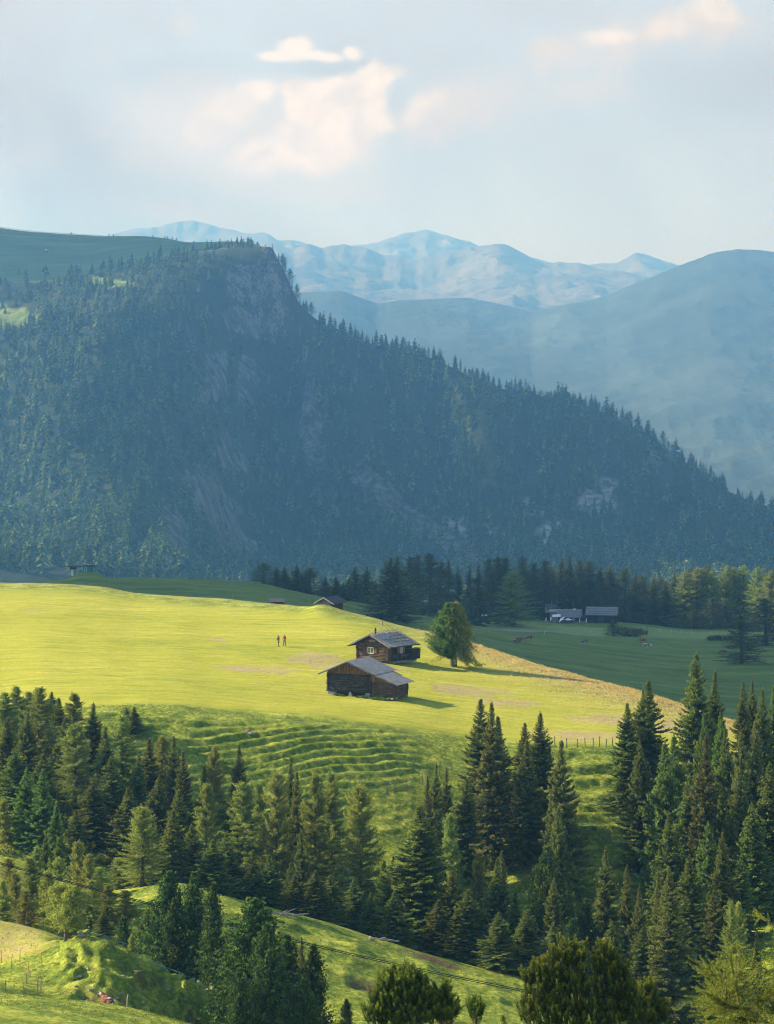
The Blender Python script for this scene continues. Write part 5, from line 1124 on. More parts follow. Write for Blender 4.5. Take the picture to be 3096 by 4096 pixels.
# ------------------------------------------------------------------ people
def person_mesh(h, arms, stride=.10, lean=0.):
    """skinned body; arms = per side list of joints after the shoulder. Returns chains and joint places"""
    k = h/1.75; hip = .93*k; sh = 1.43*k; c = []
    R = lambda *p: (p[0]*k, p[1]*k, p[2]*k, p[3]*k)
    c.append([R(0, 0, .97, .13), R(0, 0, 1.12, .125), R(0, 0, 1.30, .14), R(0, 0, 1.42, .11), R(0, 0, 1.50, .055), R(0, -.01, 1.56, .06), R(0, -.015, 1.64, .088), R(0, -.01, 1.73, .06)])
    c.append([R(0, -.015, 1.64, .088), R(0, -.105, 1.625, .018)])            # nose
    for s in (-1, 1):
        c.append([R(0, -.015, 1.64, .088), R(s*.085, .005, 1.63, .018)])      # ear
        c.append([R(0, 0, .97, .13), R(s*.09, 0, .88, .092), R(s*(.09+stride*.3), -.01, .50, .062), R(s*(.09+stride*.55), .02, .28, .056), R(s*(.09+stride*.6), .03, .09, .040), R(s*(.10+stride*.65), -.06, .035, .038), R(s*(.11+stride*.65), -.14, .03, .030)])
        j = arms[0 if s < 0 else 1]
        ch = [R(0, 0, 1.42, .11), R(s*.13, 0, 1.42, .065), R(s*.19, .0, 1.37, .055)]+[R(*q) for q in j]
        c.append(ch)
        wx, wy, wz, _ = j[-1]; px, py, pz, _ = j[-2]; d = Vector((wx-px, wy-py, wz-pz)).normalized(); sd = d.cross(Vector((0, 1, .3))).normalized()
        palm = Vector((wx, wy, wz))+d*.05; c.append([R(*j[-1]), R(palm.x, palm.y, palm.z, .030)])
        for f, (o, ln) in enumerate(((-.030, .065), (-.010, .078), (.010, .074), (.028, .058))):
            b = palm+sd*o+d*.03; m1 = b+d*ln*.55+Vector((0, -.006, -.004)); t_ = m1+d*ln*.45+Vector((0, -.016, -.012))
            c.append([R(palm.x, palm.y, palm.z, .030), R(b.x, b.y, b.z, .010), R(m1.x, m1.y, m1.z, .009), R(t_.x, t_.y, t_.z, .007)])
        th = palm-sd*.035; t2 = th-sd*.02+d*.03; c.append([R(palm.x, palm.y, palm.z, .030), R(th.x, th.y, th.z, .011), R(t2.x, t2.y, t2.z, .009)])
    return c
def grow(ch, idx, add, k=1.0): return [tuple(list(p[:3])+[p[3]+add]) for p in ch[idx]] if isinstance(idx, slice) else None
def make_person(loc, rz, h, label, top, legs, arms, short=False, sleeves=3, pack=None, hatm='hair', long_hair=False):
    e = empty('person', loc, rz, label, 'person'); k = h/1.75
    ch = person_mesh(h, arms); bod = skin_mesh('body', ch, 1); link('body', bod, M['skin'], e)
    R = lambda x, y, z, r: (x*k, y*k, z*k, r*k)
    sc_ = [[R(0, 0, 1.0, .15), R(0, 0, 1.14, .145), R(0, 0, 1.30, .16), R(0, 0, 1.42, .125), R(0, 0, 1.47, .075)]]
    for s in (-1, 1):
        j = arms[0 if s < 0 else 1]; lst = [R(0, 0, 1.42, .125), R(s*.13, 0, 1.42, .08), R(s*.19, 0, 1.37, .072)]+[R(q[0], q[1], q[2], q[3]+.018) for q in j[:sleeves-1]]
        sc_.append(lst[:2+sleeves])
    link('shirt', skin_mesh('shirt', sc_, 1), M[top], e)
    pc = []
    for s in (-1, 1):
        l = [R(0, 0, .99, .145), R(s*.09, 0, .88, .112), R(s*.12, -.01, .50, .082)]
        if not short: l += [R(s*.145, .02, .28, .074), R(s*.15, .03, .10, .062)]
        pc.append(l)
    link('shorts' if short else 'trousers', skin_mesh('trousers', pc, 1), M[legs], e)
    for s in (-1, 1): link('shoe', skin_mesh('shoe', [[R(s*.155, .05, .06, .050), R(s*.165, -.06, .045, .048), R(s*.175, -.17, .035, .036)]], 1), M['black'], e)
    hc = [[R(0, .015, 1.66, .092), R(0, .02, 1.72, .082), R(0, .0, 1.755, .05)]]
    if long_hair: hc.append([R(0, .015, 1.66, .092), R(0, .07, 1.55, .045), R(0, .09, 1.45, .03)])
    link('hair', skin_mesh('hair', hc, 1), M[hatm], e)
    m = MB()
    for s in (-1, 1): m.rock((s*.032*k, -.098*k, 1.645*k), (.011, .008, .010), 1)
    m.build('eyes', M['black'], e); m = MB(); m.box((-.025*k, -.103*k, 1.585*k), (.025*k, -.09*k, 1.593*k)); m.build('mouth', M['red_paint'], e)
    if pack: m = MB(); m.box((-.15*k, .15*k, 1.02*k), (.15*k, .30*k, 1.42*k)); m.build('backpack', M[pack], e, bev=.05)
    return e
down = lambda s: [(s*.23, .02, 1.12, .042), (s*.235, -.05, .90, .034), (s*.235, -.09, .86, .028)]
cross = lambda s: [(s*.25, -.02, 1.12, .045), (s*.10, -.20, 1.14, .036), (s*.04, -.21, 1.15, .030)]
face = lambda s: [(s*.27, -.08, 1.17, .042), (s*.16, -.20, 1.38, .034), (s*.10, -.17, 1.46, .028)]
pA = on_ground(1114, find_Y(1114, 2586, 440, 560)); pB = on_ground(1138, find_Y(1138, 2584, 440, 560))
make_person(pA, math.radians(75), 1.70, 'person in sleeveless top and grey shorts, a hand at the face', 'navy_cloth', 'olive_cloth', (down(-1), face(1)), True, 1, 'grey_cloth', 'hair', True)
make_person(pB, math.radians(-12), 1.80, 'person in red shirt and grey trousers with folded arms on the sunlit meadow', 'red_cloth', 'grey_cloth', (cross(-1), cross(1)), False, 4)
make_person(P(2208, 2492, YT-5), math.radians(40), 1.7, 'guest dressed in red on the tavern terrace', 'red_cloth', 'grey_cloth', (down(-1), down(1)))
make_person(P(2248, 2492, YT-6), math.radians(10), 1.7, 'guest in white shirt below the tilted parasol', 'white_cloth', 'black', (down(-1), down(1)))
make_person(P(1930, 2476, 1060), math.radians(190), 1.7, 'walker in a white shirt beyond the lone tree, the left of two', 'white_cloth', 'black', (down(-1), down(1)))
make_person(P(1944, 2476, 1058), math.radians(170), 1.78, 'walker in a white shirt beyond the lone tree, the right of two', 'white_cloth', 'black', (down(-1), down(1)))

# ------------------------------------------------------------------ cattle
def cow_meshes(lying=False):
    c = []
    if not lying:
        c.append([(-.75, 0, 1.12, .26), (-.35, 0, 1.08, .34), (.10, 0, 1.05, .37), (.50, 0, 1.06, .32), (.80, 0, 1.15, .24), (1.02, 0, .95, .17), (1.20, 0, .58, .13), (1.27, 0, .42, .13), (1.32, 0, .22, .09), (1.34, 0, .12, .07)])
        for s in (-1, 1):
            c.append([(1.20, 0, .58, .13), (1.10, s*.14, .62, .035), (1.02, s*.27, .60, .045)])
            c.append([(.50, 0, 1.06, .32), (.55, s*.20, .85, .13), (.56, s*.22, .55, .08), (.52, s*.22, .48, .07), (.55, s*.22, .14, .045), (.58, s*.22, .03, .06)])
            c.append([(-.35, 0, 1.08, .34), (-.60, s*.22, .90, .19), (-.48, s*.24, .66, .12), (-.68, s*.22, .44, .075), (-.64, s*.22, .14, .045), (-.60, s*.22, .03, .06)])
        c.append([(-.75, 0, 1.12, .26), (-1.02, 0, 1.10, .05), (-1.06, 0, .70, .03), (-1.05, 0, .42, .05)])
        c.append([(-.35, 0, 1.08, .34), (-.38, 0, .66, .12)])
    else:
        c.append([(-.80, 0, .48, .28), (-.35, 0, .50, .40), (.10, 0, .50, .40), (.50, 0, .52, .34), (.78, .05, .70, .22), (.95, .15, .88, .17), (1.10, .25, .88, .13), (1.25, .33, .74, .09), (1.30, .36, .68, .07)])
        for s in (-1, 1):
            c.append([(.95, .15, .88, .17), (.90, .15+s*.16, .95, .035), (.85, .15+s*.29, .93, .045)])
            c.append([(.50, 0, .52, .34), (.55, s*.30, .26, .12), (.92, s*.32, .14, .07), (.60, s*.36, .07, .05)])
            c.append([(-.35, 0, .50, .40), (-.60, s*.34, .30, .18), (-.15, s*.50, .16, .09), (-.50, s*.56, .07, .05)])
        c.append([(-.80, 0, .48, .28), (-1.08, 0, .40, .05), (-1.10, .12, .12, .03), (-1.0, .25, .06, .05)])
    return skin_mesh('cow', c, 1)
def horns(lying, e):
    b = Vector((.90, .15, 1.02)) if lying else Vector((1.12, 0, .72))
    for s in (-1, 1): m = MB(); m.tube([b+Vector((0, s*.07, 0)), b+Vector((.03, s*.17, .06)), b+Vector((.10, s*.19, .16))], [.028, .02, .006], 6); m.build('horn', M['pale_wood'], e)
cw = cow_meshes(); cl = cow_meshes(True)
def cow(me, p, rz, label, coat, group=None, lying=False, s=1.0):
    e = empty('cow', p, rz, label, 'cow', group, s); m2 = me.copy(); m2.materials.clear(); link('body', m2, M[coat], e); horns(lying, e); return e
gr_ = 'cows grazing on the far meadow'
for u, v, r, l, c_, s in ((2066, 2577, 175, 'brown and white cow grazing, front one of the overlapping pair', 'cow_coat', 1.08), (2076, 2570, 178, 'brown and white cow half hidden behind the nearest grazing cow', 'cow_coat', 1.05), (2114, 2564, 182, 'brown and white cow grazing alone behind the overlapping pair', 'cow_coat', 1.05),
                       (2339, 2575, 200, 'small pale brown cow grazing alone in the middle of the far meadow', 'cow_coat', .95), (2571, 2572, -20, 'dark red brown cow grazing right of the path shrubs', 'brown_coat', 1.05), (2583, 2591, -25, 'black and white cow grazing, left of the two pale ones', 'grey_coat', 1.0), (2604, 2595, 80, 'pale grey cow seen from the end, right of the black and white one', 'grey_coat', 1.0), (2891, 2618, 190, 'brown cow in the shade left of the big lone larch', 'brown_coat', 1.0)):
    Yc = find_Y(u, v, 700, 1180); cow(cw, on_ground(u, Yc), math.radians(r), l, c_, gr_, s=s)
cow(cl, on_ground(428, find_Y(428, 4030, 240, 252)), math.radians(112), 'red brown and white cow lying on the near grass slope at the bottom left', 'cow_coat', None, True, 1.0)

# ------------------------------------------------------------------ fences
def post_fence(name, label, pts, ph=1.1, r=.055, mat='grey_wood', wires=2, wm='grey_steel', wr=.006, lean=.05, tape=False, seed=1, pr=None):
    """pts: world ground points of the posts; each post a part, each wire run a part"""
    e = empty(name, pts[0], 0, label, 'fence'); rr = random.Random(seed); tops = []
    for p in pts:
        q = Vector(p)-Vector(pts[0]); a = Vector(((rr.random()-.5)*2*lean, (rr.random()-.5)*2*lean, 1))*ph*(.85+.3*rr.random())
        m = MB(); m.tube([q-Vector((0, 0, .3)), q+a*.5, q+a], [r, r*.95, r*.8], 6); m.build('post', M[mat], e); tops.append((q, a))
    for k in range(wires):
        f = .92-.36*k; m = MB()
        for (q0, a0), (q1, a1) in zip(tops[:-1], tops[1:]):
            A, B = q0+a0*f, q1+a1*f; m.tube([A, (A+B)/2-Vector((0, 0, .03*(B-A).length/3)), B], wr, 4)
        m.build('tape' if tape else 'wire', M[wm], e)
    return e
def gp(u, v, lo, hi): return on_ground(u, find_Y(u, v, lo, hi))
post_fence('pasture_fence', 'row of grey wooden posts with thin wire along the upper edge of the right bank', [gp(u, v, 398, 425) for u, v in ((2220, 2988), (2267, 2992), (2310, 2992), (2341, 2991), (2372, 2990), (2398, 2989), (2424, 2990), (2449, 2990), (2478, 2988), (2500, 2990))], 1.25, .075)
post_fence('pasture_fence', 'row of old posts crossing the bank below the meadow, climbing to the right', [gp(u, v, 352, 402) for u, v in ((1400, 3140), (1461, 3145), (1513, 3182), (1546, 3172), (1577, 3169), (1628, 3168), (1689, 3135), (1719, 3112), (1758, 3105), (1804, 3088))], 1.35, .05, 'grey_wood', seed=3)
post_fence('electric_fence', 'orange tape fence on wooden stakes around the mown corner', [gp(u, v, 240, 300) for u, v in ((-6, 3835), (6, 3850), (46, 3872), (116, 3905), (108, 3943), (150, 3966), (163, 3972))], 1.15, .035, 'grey_wood', 2, 'orange_tape', .010, tape=True, seed=4)
post_fence('electric_fence', 'orange tape fence at the back corner of the mown field', [gp(u, v, 282, 305) for u, v in ((70, 3690), (103, 3700), (174, 3722), (197, 3726), (228, 3737))], 1.1, .035, 'grey_wood', 2, 'orange_tape', .010, tape=True, seed=5)
post_fence('electric_fence', 'thin pale stakes with faint orange tape inside the mown corner', [gp(u, v, 250, 300) for u, v in ((79, 3846), (168, 3862), (236, 3822))], 1.1, .035, 'grey_wood', 1, 'orange_tape', .012, tape=True, seed=6)
post_fence('electric_fence', 'blue tape fence running down behind the crest of the near knoll', [gp(u, v, 262, 292) for u, v in ((350, 3760), (420, 3775), (495, 3800), (560, 3835), (640, 3890), (720, 3930), (800, 3965), (870, 4000))], .8, .03, 'grey_wood', 1, 'blue_tape', .010, tape=True, seed=7)
post_fence('electric_fence', 'thin white stakes beside the far farm path', [gp(u, v, 950, 1150) for u, v in ((1960, 2536), (2178, 2535), (2246, 2535), (2364, 2534), (2422, 2534), (2480, 2530), (2587, 2532), (2640, 2530), (2686, 2530), (2724, 2531), (2768, 2533), (2844, 2536), (2900, 2537))], 1.1, .06, 'white_paint', 1, 'grey_steel', .012, seed=8)
post_fence('pasture_fence', 'two stout posts and a rail left of the right tree row', [gp(u, v, 950, 1185) for u, v in ((2517, 2517), (2591, 2519))], 1.4, .16, 'grey_wood', 1, 'grey_wood', .05, seed=9)
m = MB(); m.tube([(0, 0, -.3), (.05, 0, .9), (.12, 0, 1.3)], [.05, .045, .04], 6); tag(m.build('stake', M['pale_wood'], loc=gp(506, 4044, 240, 256)), 'single brown stake right of the lying cow', 'stake')
for u, v, l in ((21, 3982, 'pale stake at the left edge below the orange tape'), ): m = MB(); m.tube([(0, 0, -.3), (.03, 0, 1.25)], .035, 6); tag(m.build('stake', M['grey_wood'], loc=gp(u, v, 240, 256)), l, 'stake')
# overhead cables
def cable(label, pts, r, seg=24, sag=1.5):
    A, B = P(*pts[0]), P(*pts[1]); m = MB(); m.tube([A+(B-A)*k/seg-Vector((0, 0, sag*math.sin(math.pi*k/seg))) for k in range(seg+1)], r, 5); tag(m.build('overhead_cable', M['cable']), label, 'cable')
cable('upper of two dark cables crossing the lower photo from the left edge', ((-200, 3395, 262), (3300, 4160, 300)), .035)
cable('lower of two dark cables crossing the lower photo from the left edge', ((-200, 3400, 261), (3300, 4168, 299)), .035)

# ------------------------------------------------------------------ odds and ends on the ground
def logs(label, p, lst, seed, cat='log', name='fallen_log'):
    m = MB()
    for a, b, r in lst: a = Vector(a); b = Vector(b); m.tube([a, (a+b)/2+Vector((0, 0, .06)), b], [r, r*.9, r*.5], 6)
    tag(m.build(name, M['pale_bark'], loc=p), label, cat)
logs('bleached branch heap on the crest of the central slope', gp(1158, 3668, 300, 325), [((-1.6, 0, .2), (1.4, .2, .15), .12), ((-1, .1, .1), (-.2, 0, .7), .07), ((.2, 0, .1), (1.9, -.2, .35), .08), ((-.5, .1, .3), (.6, .1, .8), .05)], 1, 'dead branches', 'dead_branches')
logs('pale log lying left of the bleached branch heap', gp(1100, 3658, 300, 325), [((-.9, 0, .1), (.9, .1, .15), .09)], 2)
logs('grey log at the earthy edge below the huge broad spruce', gp(1545, 3768, 300, 328), [((-1.3, 0, .25), (1.3, .1, .05), .14), ((-.9, .2, .1), (0, 0, .5), .06)], 3)
logs('dark split stump left of the grey log on the slope edge', gp(1492, 3765, 300, 328), [((-.3, 0, 0), (-.2, 0, .5), .22), ((-.1, 0, 0), (.4, 0, .35), .12)], 4, 'stump', 'tree_stump')
logs('bleached root stump on the shaded bank at the right edge', gp(3030, 3570, 345, 375), [((0, 0, 0), (.1, 0, 1.4), .22), ((0, 0, 1.2), (-.6, 0, 1.6), .1), ((.1, 0, 1.1), (.5, .1, 1.5), .08), ((.1, 0, .3), (.6, -.1, 0), .1), ((.1, 0, .8), (.7, -.2, -.2), .06), ((.1, 0, .9), (-.3, -.2, -.1), .07)], 5, 'stump', 'tree_stump')
def stone(p, r, lab, seed, g=None, mt='stone'):
    m = MB(); m.rock((0, 0, 0), r, seed); tag(m.build('rock', M[mt], loc=p), lab, 'rock', g)
stone(gp(990, 2925, 380, 405), (.42, .3, .26), 'pinkish boulder on the terraced bank', 5, None, 'dead_red')
stone(gp(1005, 2935, 380, 405), (.4, .3, .2), 'small stone at the foot of the pinkish boulder', 6)
rs = random.Random(5)
for i in range(46):
    u = rs.uniform(300, 900); v = rs.uniform(3810, 4010); Y = find_Y(u, v, 250, 290); s = rs.uniform(.08, .22); stone(on_ground(u, Y, .02), (s*1.3, s, s*.7), 'loose grey stone on the broken flank of the near knoll', i, 'loose stones on the near knoll')
stone(on_ground(322, 278), (.35, .3, .4), 'grey boulder right of the low round larch', 7)
def bush(p, s, h, lab, mat, seed, n_=500, cat='bush', g=None):
    r = np.random.default_rng(seed); S = Sprays(seed); d = nrm(r.normal(size=(n_, 3))); d[:, 2] = np.abs(d[:, 2]); q = d*np.array([s, s, h])*(.5+.5*r.random((n_, 1))); q *= (1+.25*fbm(d[:, 0]*3, d[:, 1]*3, 2, seed % 40))[:, None]
    S.add(q, d+r.normal(size=(n_, 3))*.6+np.array([0, 0, .5]), .22*max(s, .6)*(.5+.8*r.random(n_)), .10*max(s, .6), r.random(n_), .2)
    me, _ = S.mesh('bush'); tag(link('bush', me, M[mat], None, p), lab, cat, g)
bush(gp(412, 3440, 322, 350), 1.1, .7, 'rounded yellow green bush in the shade below the left stand', 'pale_larch_needles', 1)
bush(gp(68, 3350, 322, 350), 1.0, 1.3, 'grey green willow bush at the left, right one of two', 'larch_needles', 2); bush(gp(28, 3345, 322, 350), .6, 1.1, 'grey green willow bush at the left, left one of two', 'larch_needles', 3)
bush(gp(20, 3410, 322, 350), 1.3, .7, 'low bush on the reddish soil at the left edge', 'pale_larch_needles', 4)
for i, (u, v, s, h, l) in enumerate(((2500, 2535, 4.5, 1.6, 'low dark shrub patch beside the far path, left part'), (2545, 2537, 4.2, 1.5, 'low dark shrub patch beside the far path, right part'), (2520, 2545, 3.5, .9, 'flat shrub in front of the dark shrub patch'))): bush(gp(u, v, 950, 1170), s, h, l, 'olive_spruce_needles', 10+i, 600)
for i, (u, v) in enumerate(((2330, 2735), (2270, 2725), (2370, 2745))): bush(gp(u, v, 760, 1000), 2.6, .6, f'heather patch beyond the golden crest, {ordn[i]} of three', 'far_needles', 20+i, 500, 'shrub')
bush(gp(2880, 2560, 800, 1150), 5, .8, 'dark low scrub left of the big shaded larch', 'far_needles', 30, 500)
bn = empty('bench', gp(2489, 2530, 1000, 1180), 0, 'grey bench beside the far path left of the shrubs', 'bench'); m = MB(); m.box((-1, -.2, .42), (1, .25, .48)); m.build('seat', M['grey_wood'], bn); m = MB(); m.box((-1, .25, .6), (1, .30, .95)); m.build('backrest', M['grey_wood'], bn)
for s in (-1, 1): m = MB(); m.box((s*.8-.05, -.18, -.1), (s*.8+.05, .3, .95)); m.build('leg', M['grey_wood'], bn)
# lift station on the far knoll
def lift_wheel(u, lab, s):
    Y = 893; g = gz(float(UX(u, Y)), Y); e = empty('lift_pylon', (float(UX(u, Y)), Y, g), 0, lab, 'lift pylon')
    m = MB(); m.slab([(-.25*s-.3, -.3, 0), (-.25*s+.3, -.3, 0), (-.5*s*0-.1+.35-.3, -.3, 1.75), (-.35-.1, -.3, 1.75)], (0, .6, 0)); m.build('tower', M['white_paint'], e)
    m = MB(); m.tube([(0, 0, 1.75), (0, 0, 2.35)], [.75, .9], 10); m.build('motor_housing', M['black'], e)
    m = MB(); m.tube([(0, 0, 2.5), (0, 0, 2.68)], [1.75, 1.75], 20); m.box((-2.3, -.12, 2.45), (2.3, .12, 2.6)); m.build('bull_wheel', M['green_paint'] if False else M['black'], e)
    return e
lift_wheel(293, 'dark lift bull wheel on a pale leaning pylon on the grassy mound', 1)
lb = empty('lift_cabin', (float(UX(352, 893)), 893, gz(float(UX(352, 893)), 893)), 0, 'green lift operator cabin with pale door frame on the grassy mound', 'cabin')
m = MB(); m.box((-1.0, -.8, 0), (1.5, .9, 1.6)); m.build('wall', M['green_paint'], lb); m = MB(); m.slab([(-1.5, -1.2, 1.55), (2.4, -1.2, 1.55), (1.8, -1.0, 1.95), (-1.0, -1.0, 1.95)], (0, 2.2, 0)); m.build('roof', M['dark_roof'], lb)
m = MB()
for a, b in (((-1.0, -.86, .0), (-.9, -.8, 1.5)), ((-.42, -.86, 0), (-.32, -.8, 1.5)), ((-.9, -.86, 1.4), (-.42, -.8, 1.5)), ((-.9, -.86, .55), (-.42, -.8, .65)), ((-.9, -.86, 0), (-.42, -.8, .08))): m.box(a, b)
m.build('door_frame', M['pale_green_paint'], lb); m = MB(); m.tube([(.4, 0, 1.9), (.4, 0, 2.6)], .1, 6); m.tube([(.0, 0, 2.55), (.0, 0, 2.65)], [1.5, 1.5], 18); m.build('return_wheel', M['dark_roof'], lb); m = MB(); m.box((-.1, -1.25, 2.2), (1.0, -1.15, 2.32)); m.build('pale_beam', M['white_paint'], lb)
# on the plateau: a fence, a tractor and hikers
def mzp(u, Y): x = float(UX(u, Y)); return Vector((x, Y, float(mz_np(np.array([x]), np.array([Y]))[0])))
post_fence('ridge_fence', 'low fence along the bare left skyline of the plateau', [mzp(u, 4340.) for u in range(-10, 420, 15)], 2.0, .22, 'grey_wood', 2, 'grey_wood', .12, seed=12)
tz_ = mzp(180, 4010.); tg = empty('tractor', tz_, .4, 'tiny red and white tractor on the grassy plateau at the left', 'tractor', None, 1.3)
m = MB(); m.box((-1.9, -.6, .7), (.4, .6, 1.5)); m.build('bonnet', M['red_paint'], tg, bev=.1); m = MB(); m.box((.4, -.8, 1.2), (1.9, .8, 2.9)); m.build('cab', M['white_paint'], tg, bev=.1)
for x, r in ((-1.3, .5), (1.2, .85)):
    for s in (-1, 1): m = MB(); m.tube([(x, s*.8-.15, r), (x, s*.8+.15, r)], r, 14); m.build('wheel', M['black'], tg)
for i, u in enumerate((316, 324, 331)):
    make_person(mzp(u, 4030.), i, 1.75, 'tiny hiker on the plateau grass, '+('left', 'middle', 'right')[i]+' one of three beside the tractor', 'red_cloth' if i == 1 else 'black', 'black', (down(-1), down(1)))
# a dead larch on the rock pillar of the mountain
sn = MB(); rr = random.Random(3); sp_ = mzp(1225, 3590.)
sn.tube([(0, 0, -1), (.5, 0, 9), (.3, 0, 17)], [.5, .35, .06], 6)
for k in range(16): h = 3+k*.85; a = rr.random()*6.28; L_ = 4.2*(1-k/20); sn.tube([(.4, 0, h), (.4+L_*math.cos(a), L_*math.sin(a), h+L_*.35)], [.16, .05], 4)
tag(sn.build('dead_tree', M['pale_bark'], loc=sp_), 'bare dead tree on the rock pillar high on the wooded mountain', 'dead tree')
# sunlit tuft grass: thin blades over the banks and the golden crest
rg2 = np.random.default_rng(99)
def grass(n_, uL, uR, y0, y1, hgt, mat, wt=None, seed=1):
    u = rg2.uniform(uL, uR, n_); y = rg2.uniform(y0, y1, n_); x = UX(u, y)
    if wt is not None: k = rg2.random(n_) < wt(u, y, x); u, y, x = u[k], y[k], x[k]
    m_ = len(x); b = np.stack([x, y, gz_np(x, y)-.02], 1); S = Sprays(seed)
    tn = np.clip(.5+.35*fbm(x/2.5, y/2.5, 2, 190)+.3*rg2.random(m_)-.15, 0, 1); cl = .6+.6*sstep(-.3, .5, fbm(x/1.1, y/1.1, 2, 195))
    for q in range(3): S.add(b+rg2.normal(size=b.shape)*np.array([.10, .10, 0]), rg2.normal(size=b.shape)*.45+np.array([.1, 0, 1.]), hgt*cl*(.5+.7*rg2.random(m_)), hgt*.30, tn, .1)
    me, _ = S.mesh('grass'); tag(link('grass', me, M[mat]), kind='stuff')
leafmat('pasture_grass', (.08, .12, .022), (.14, .19, .034), (.24, .27, .06), .45)
leafmat('golden_grass', (.33, .26, .08), (.45, .36, .13), (.58, .48, .22), .45)
grass(46000, -60, 3160, 352, 409, .19, 'pasture_grass', None, 701)
grass(34000, -60, 3160, 235, 322, .17, 'pasture_grass', lambda u, y, x: np.where((u < 300) & (y > 276) & (y < 300), .25, 1.), 702)
grass(80000, 1650, 3160, 430, 560, .30, 'golden_grass', lambda u, y, x: np.clip(1.4*np.exp(-np.abs(pchip(UK, cY, np.clip(u, 0, 3096))-y)/9), 0, 1)*sstep(1640, 1980, u), 703)
# ------------------------------------------------------------------ light, air, sky, camera
EL = math.radians(27); AZ = Vector((-.94, .34, 0)).normalized()      # towards the sun
SUN = Vector((AZ.x*math.cos(EL), AZ.y*math.cos(EL), math.sin(EL)))
sd = bpy.data.lights.new('sun', 'SUN'); sd.energy = 5.0; sd.angle = math.radians(.53); sd.color = (1.0, .88, .69)
so = bpy.data.objects.new('sun', sd); C.objects.link(so); so.rotation_euler = SUN.to_track_quat('Z', 'Y').to_euler(); so.location = (-300, 100, 300)

w = bpy.data.worlds.new('World'); sc.world = w; w.use_nodes = True; t = w.node_tree; t.nodes.clear()
class W(N):
    def __init__(s): s.t = t; s.out = t.nodes.new('ShaderNodeOutputWorld')
n = W()
sky = n.n('ShaderNodeTexSky', sky_type='NISHITA'); sky.sun_disc = False; sky.sun_elevation = EL
sky.sun_rotation = math.atan2(SUN.x, SUN.y); sky.altitude = 1800; sky.air_density = 1.0; sky.dust_density = 1.5; sky.ozone_density = 1.2
dirv = n.n('ShaderNodeTexCoord').outputs['Generated']
sep = n.n('ShaderNodeSeparateXYZ'); n.put(sep.inputs[0], dirv)
yy = n.math('MAXIMUM', sep.outputs[1], .02)
A = n.math('DIVIDE', sep.outputs[0], yy); B = n.math('DIVIDE', sep.outputs[2], yy)     # tangent-plane angles of the cloudy sky ahead
cv = n.n('ShaderNodeCombineXYZ'); n.put(cv.inputs[0], A); n.put(cv.inputs[1], B)
nzA = n.noise(cv.outputs[0], 62, 8, .60, .45); nzB = n.noise(cv.outputs[0], 22, 5, .55, .3)
bill = n.noise(cv.outputs[0], 48, 7, .62, .6)
LIT = n.mix(n.mr(bill, .38, .60), CREAM, WARM)
def cell(u, v, ru, rv, ang=0, k=.6, hard=.55, nz=None):
    """one puff of the bank: centre and radii in tangent-plane angle"""
    mp = n.n('ShaderNodeMapping', vector_type='TEXTURE'); n.put(mp.inputs[0], cv)
    mp.inputs['Location'].default_value = ((u-CU)/F, (HV-v)/F, 0); mp.inputs['Rotation'].default_value = (0, 0, math.radians(ang)); mp.inputs['Scale'].default_value = (ru/F, rv/F, 1)
    ln = n.n('ShaderNodeVectorMath', operation='LENGTH'); n.put(ln.inputs[0], mp.outputs[0])
    x = n.math('ADD', ln.outputs['Value'], n.math('MULTIPLY', n.math('SUBTRACT', nz or nzA, .5), 3.2*k))
    nd = n.n('ShaderNodeMapRange', interpolation_type='SMOOTHSTEP'); n.put(nd.inputs[0], x)
    for i, q in enumerate((1.15, 1.15-hard, 0., 1.)): nd.inputs[i+1].default_value = q
    return nd.outputs[0]
def union(cs):
    m = cell(*cs[0])
    for c in cs[1:]: m = n.math('MAXIMUM', m, cell(*c))
    return m
base = n.n('ShaderNodeMix', data_type='RGBA')
nis = n.n('ShaderNodeMix', data_type='RGBA', blend_type='MULTIPLY'); nis.inputs[0].default_value = 1
n.put(nis.inputs[6], sky.outputs[0]); n.put(nis.inputs[7], (SKYK,)*3)
# thin overcast veil over the blue, thicker to the left
vn = n.noise(cv.outputs[0], 9, 6, .55, .4); vn2 = n.noise(cv.outputs[0], 4, 3, .5)
veil = n.mr(n.math('ADD', vn, n.math('MULTIPLY', A, -.5)), .30, .72, .55, .97)
hi = n.math('MAXIMUM', sep.outputs[2], 0.)
col = n.mix(n.math('MULTIPLY', n.math('MULTIPLY', veil, n.mr(hi, .13, .40, 1., .15)), n.mr(sep.outputs[1], -.2, .6, .25, 1.)), nis.outputs[2], n.mix(n.mr(B, 0, .1), VEIL0, VEIL1))
for c, a, cc in (((2900, 380, 620, 230, 5, .5, .9, nzB), .35, BLUE), ((680, 300, 420, 100, 5, .5, .9, nzB), .40, BLUE), ((1350, 270, 300, 45, 0, .5, .9, nzB), .30, BLUE),
                 ((900, 540, 800, 270, -6, .8, 1.05, nzB), .80, CREAM), ((1830, 430, 380, 130, 18, .7, .9), .75, CREAM), ((2280, 370, 260, 80, 8, .7, .8), .50, CREAM), ((2560, 150, 620, 110, 14, .8, 1.1), .85, CREAM),
                 ((760, 860, 420, 80, -8, .8, .9, nzB), .35, CREAM), ((730, 90, 60, 50, 30, .6, .8), .4, CREAM), ((2200, 180, 90, 50, 0, .6, .8), .6, CREAM), ((1230, 760, 500, 90, 0, .7, 1.0, nzB), .4, CREAM)):
    col = n.mix(n.math('MULTIPLY', cell(*c), a), col, cc)
left = union([(900, 440, 130, 100, 20, .55, .7), (1010, 370, 110, 55, 10, .55, .6), (830, 520, 110, 80, 0, .55, .8)])
col = n.mix(n.math('MULTIPLY', left, .85), col, LIT)
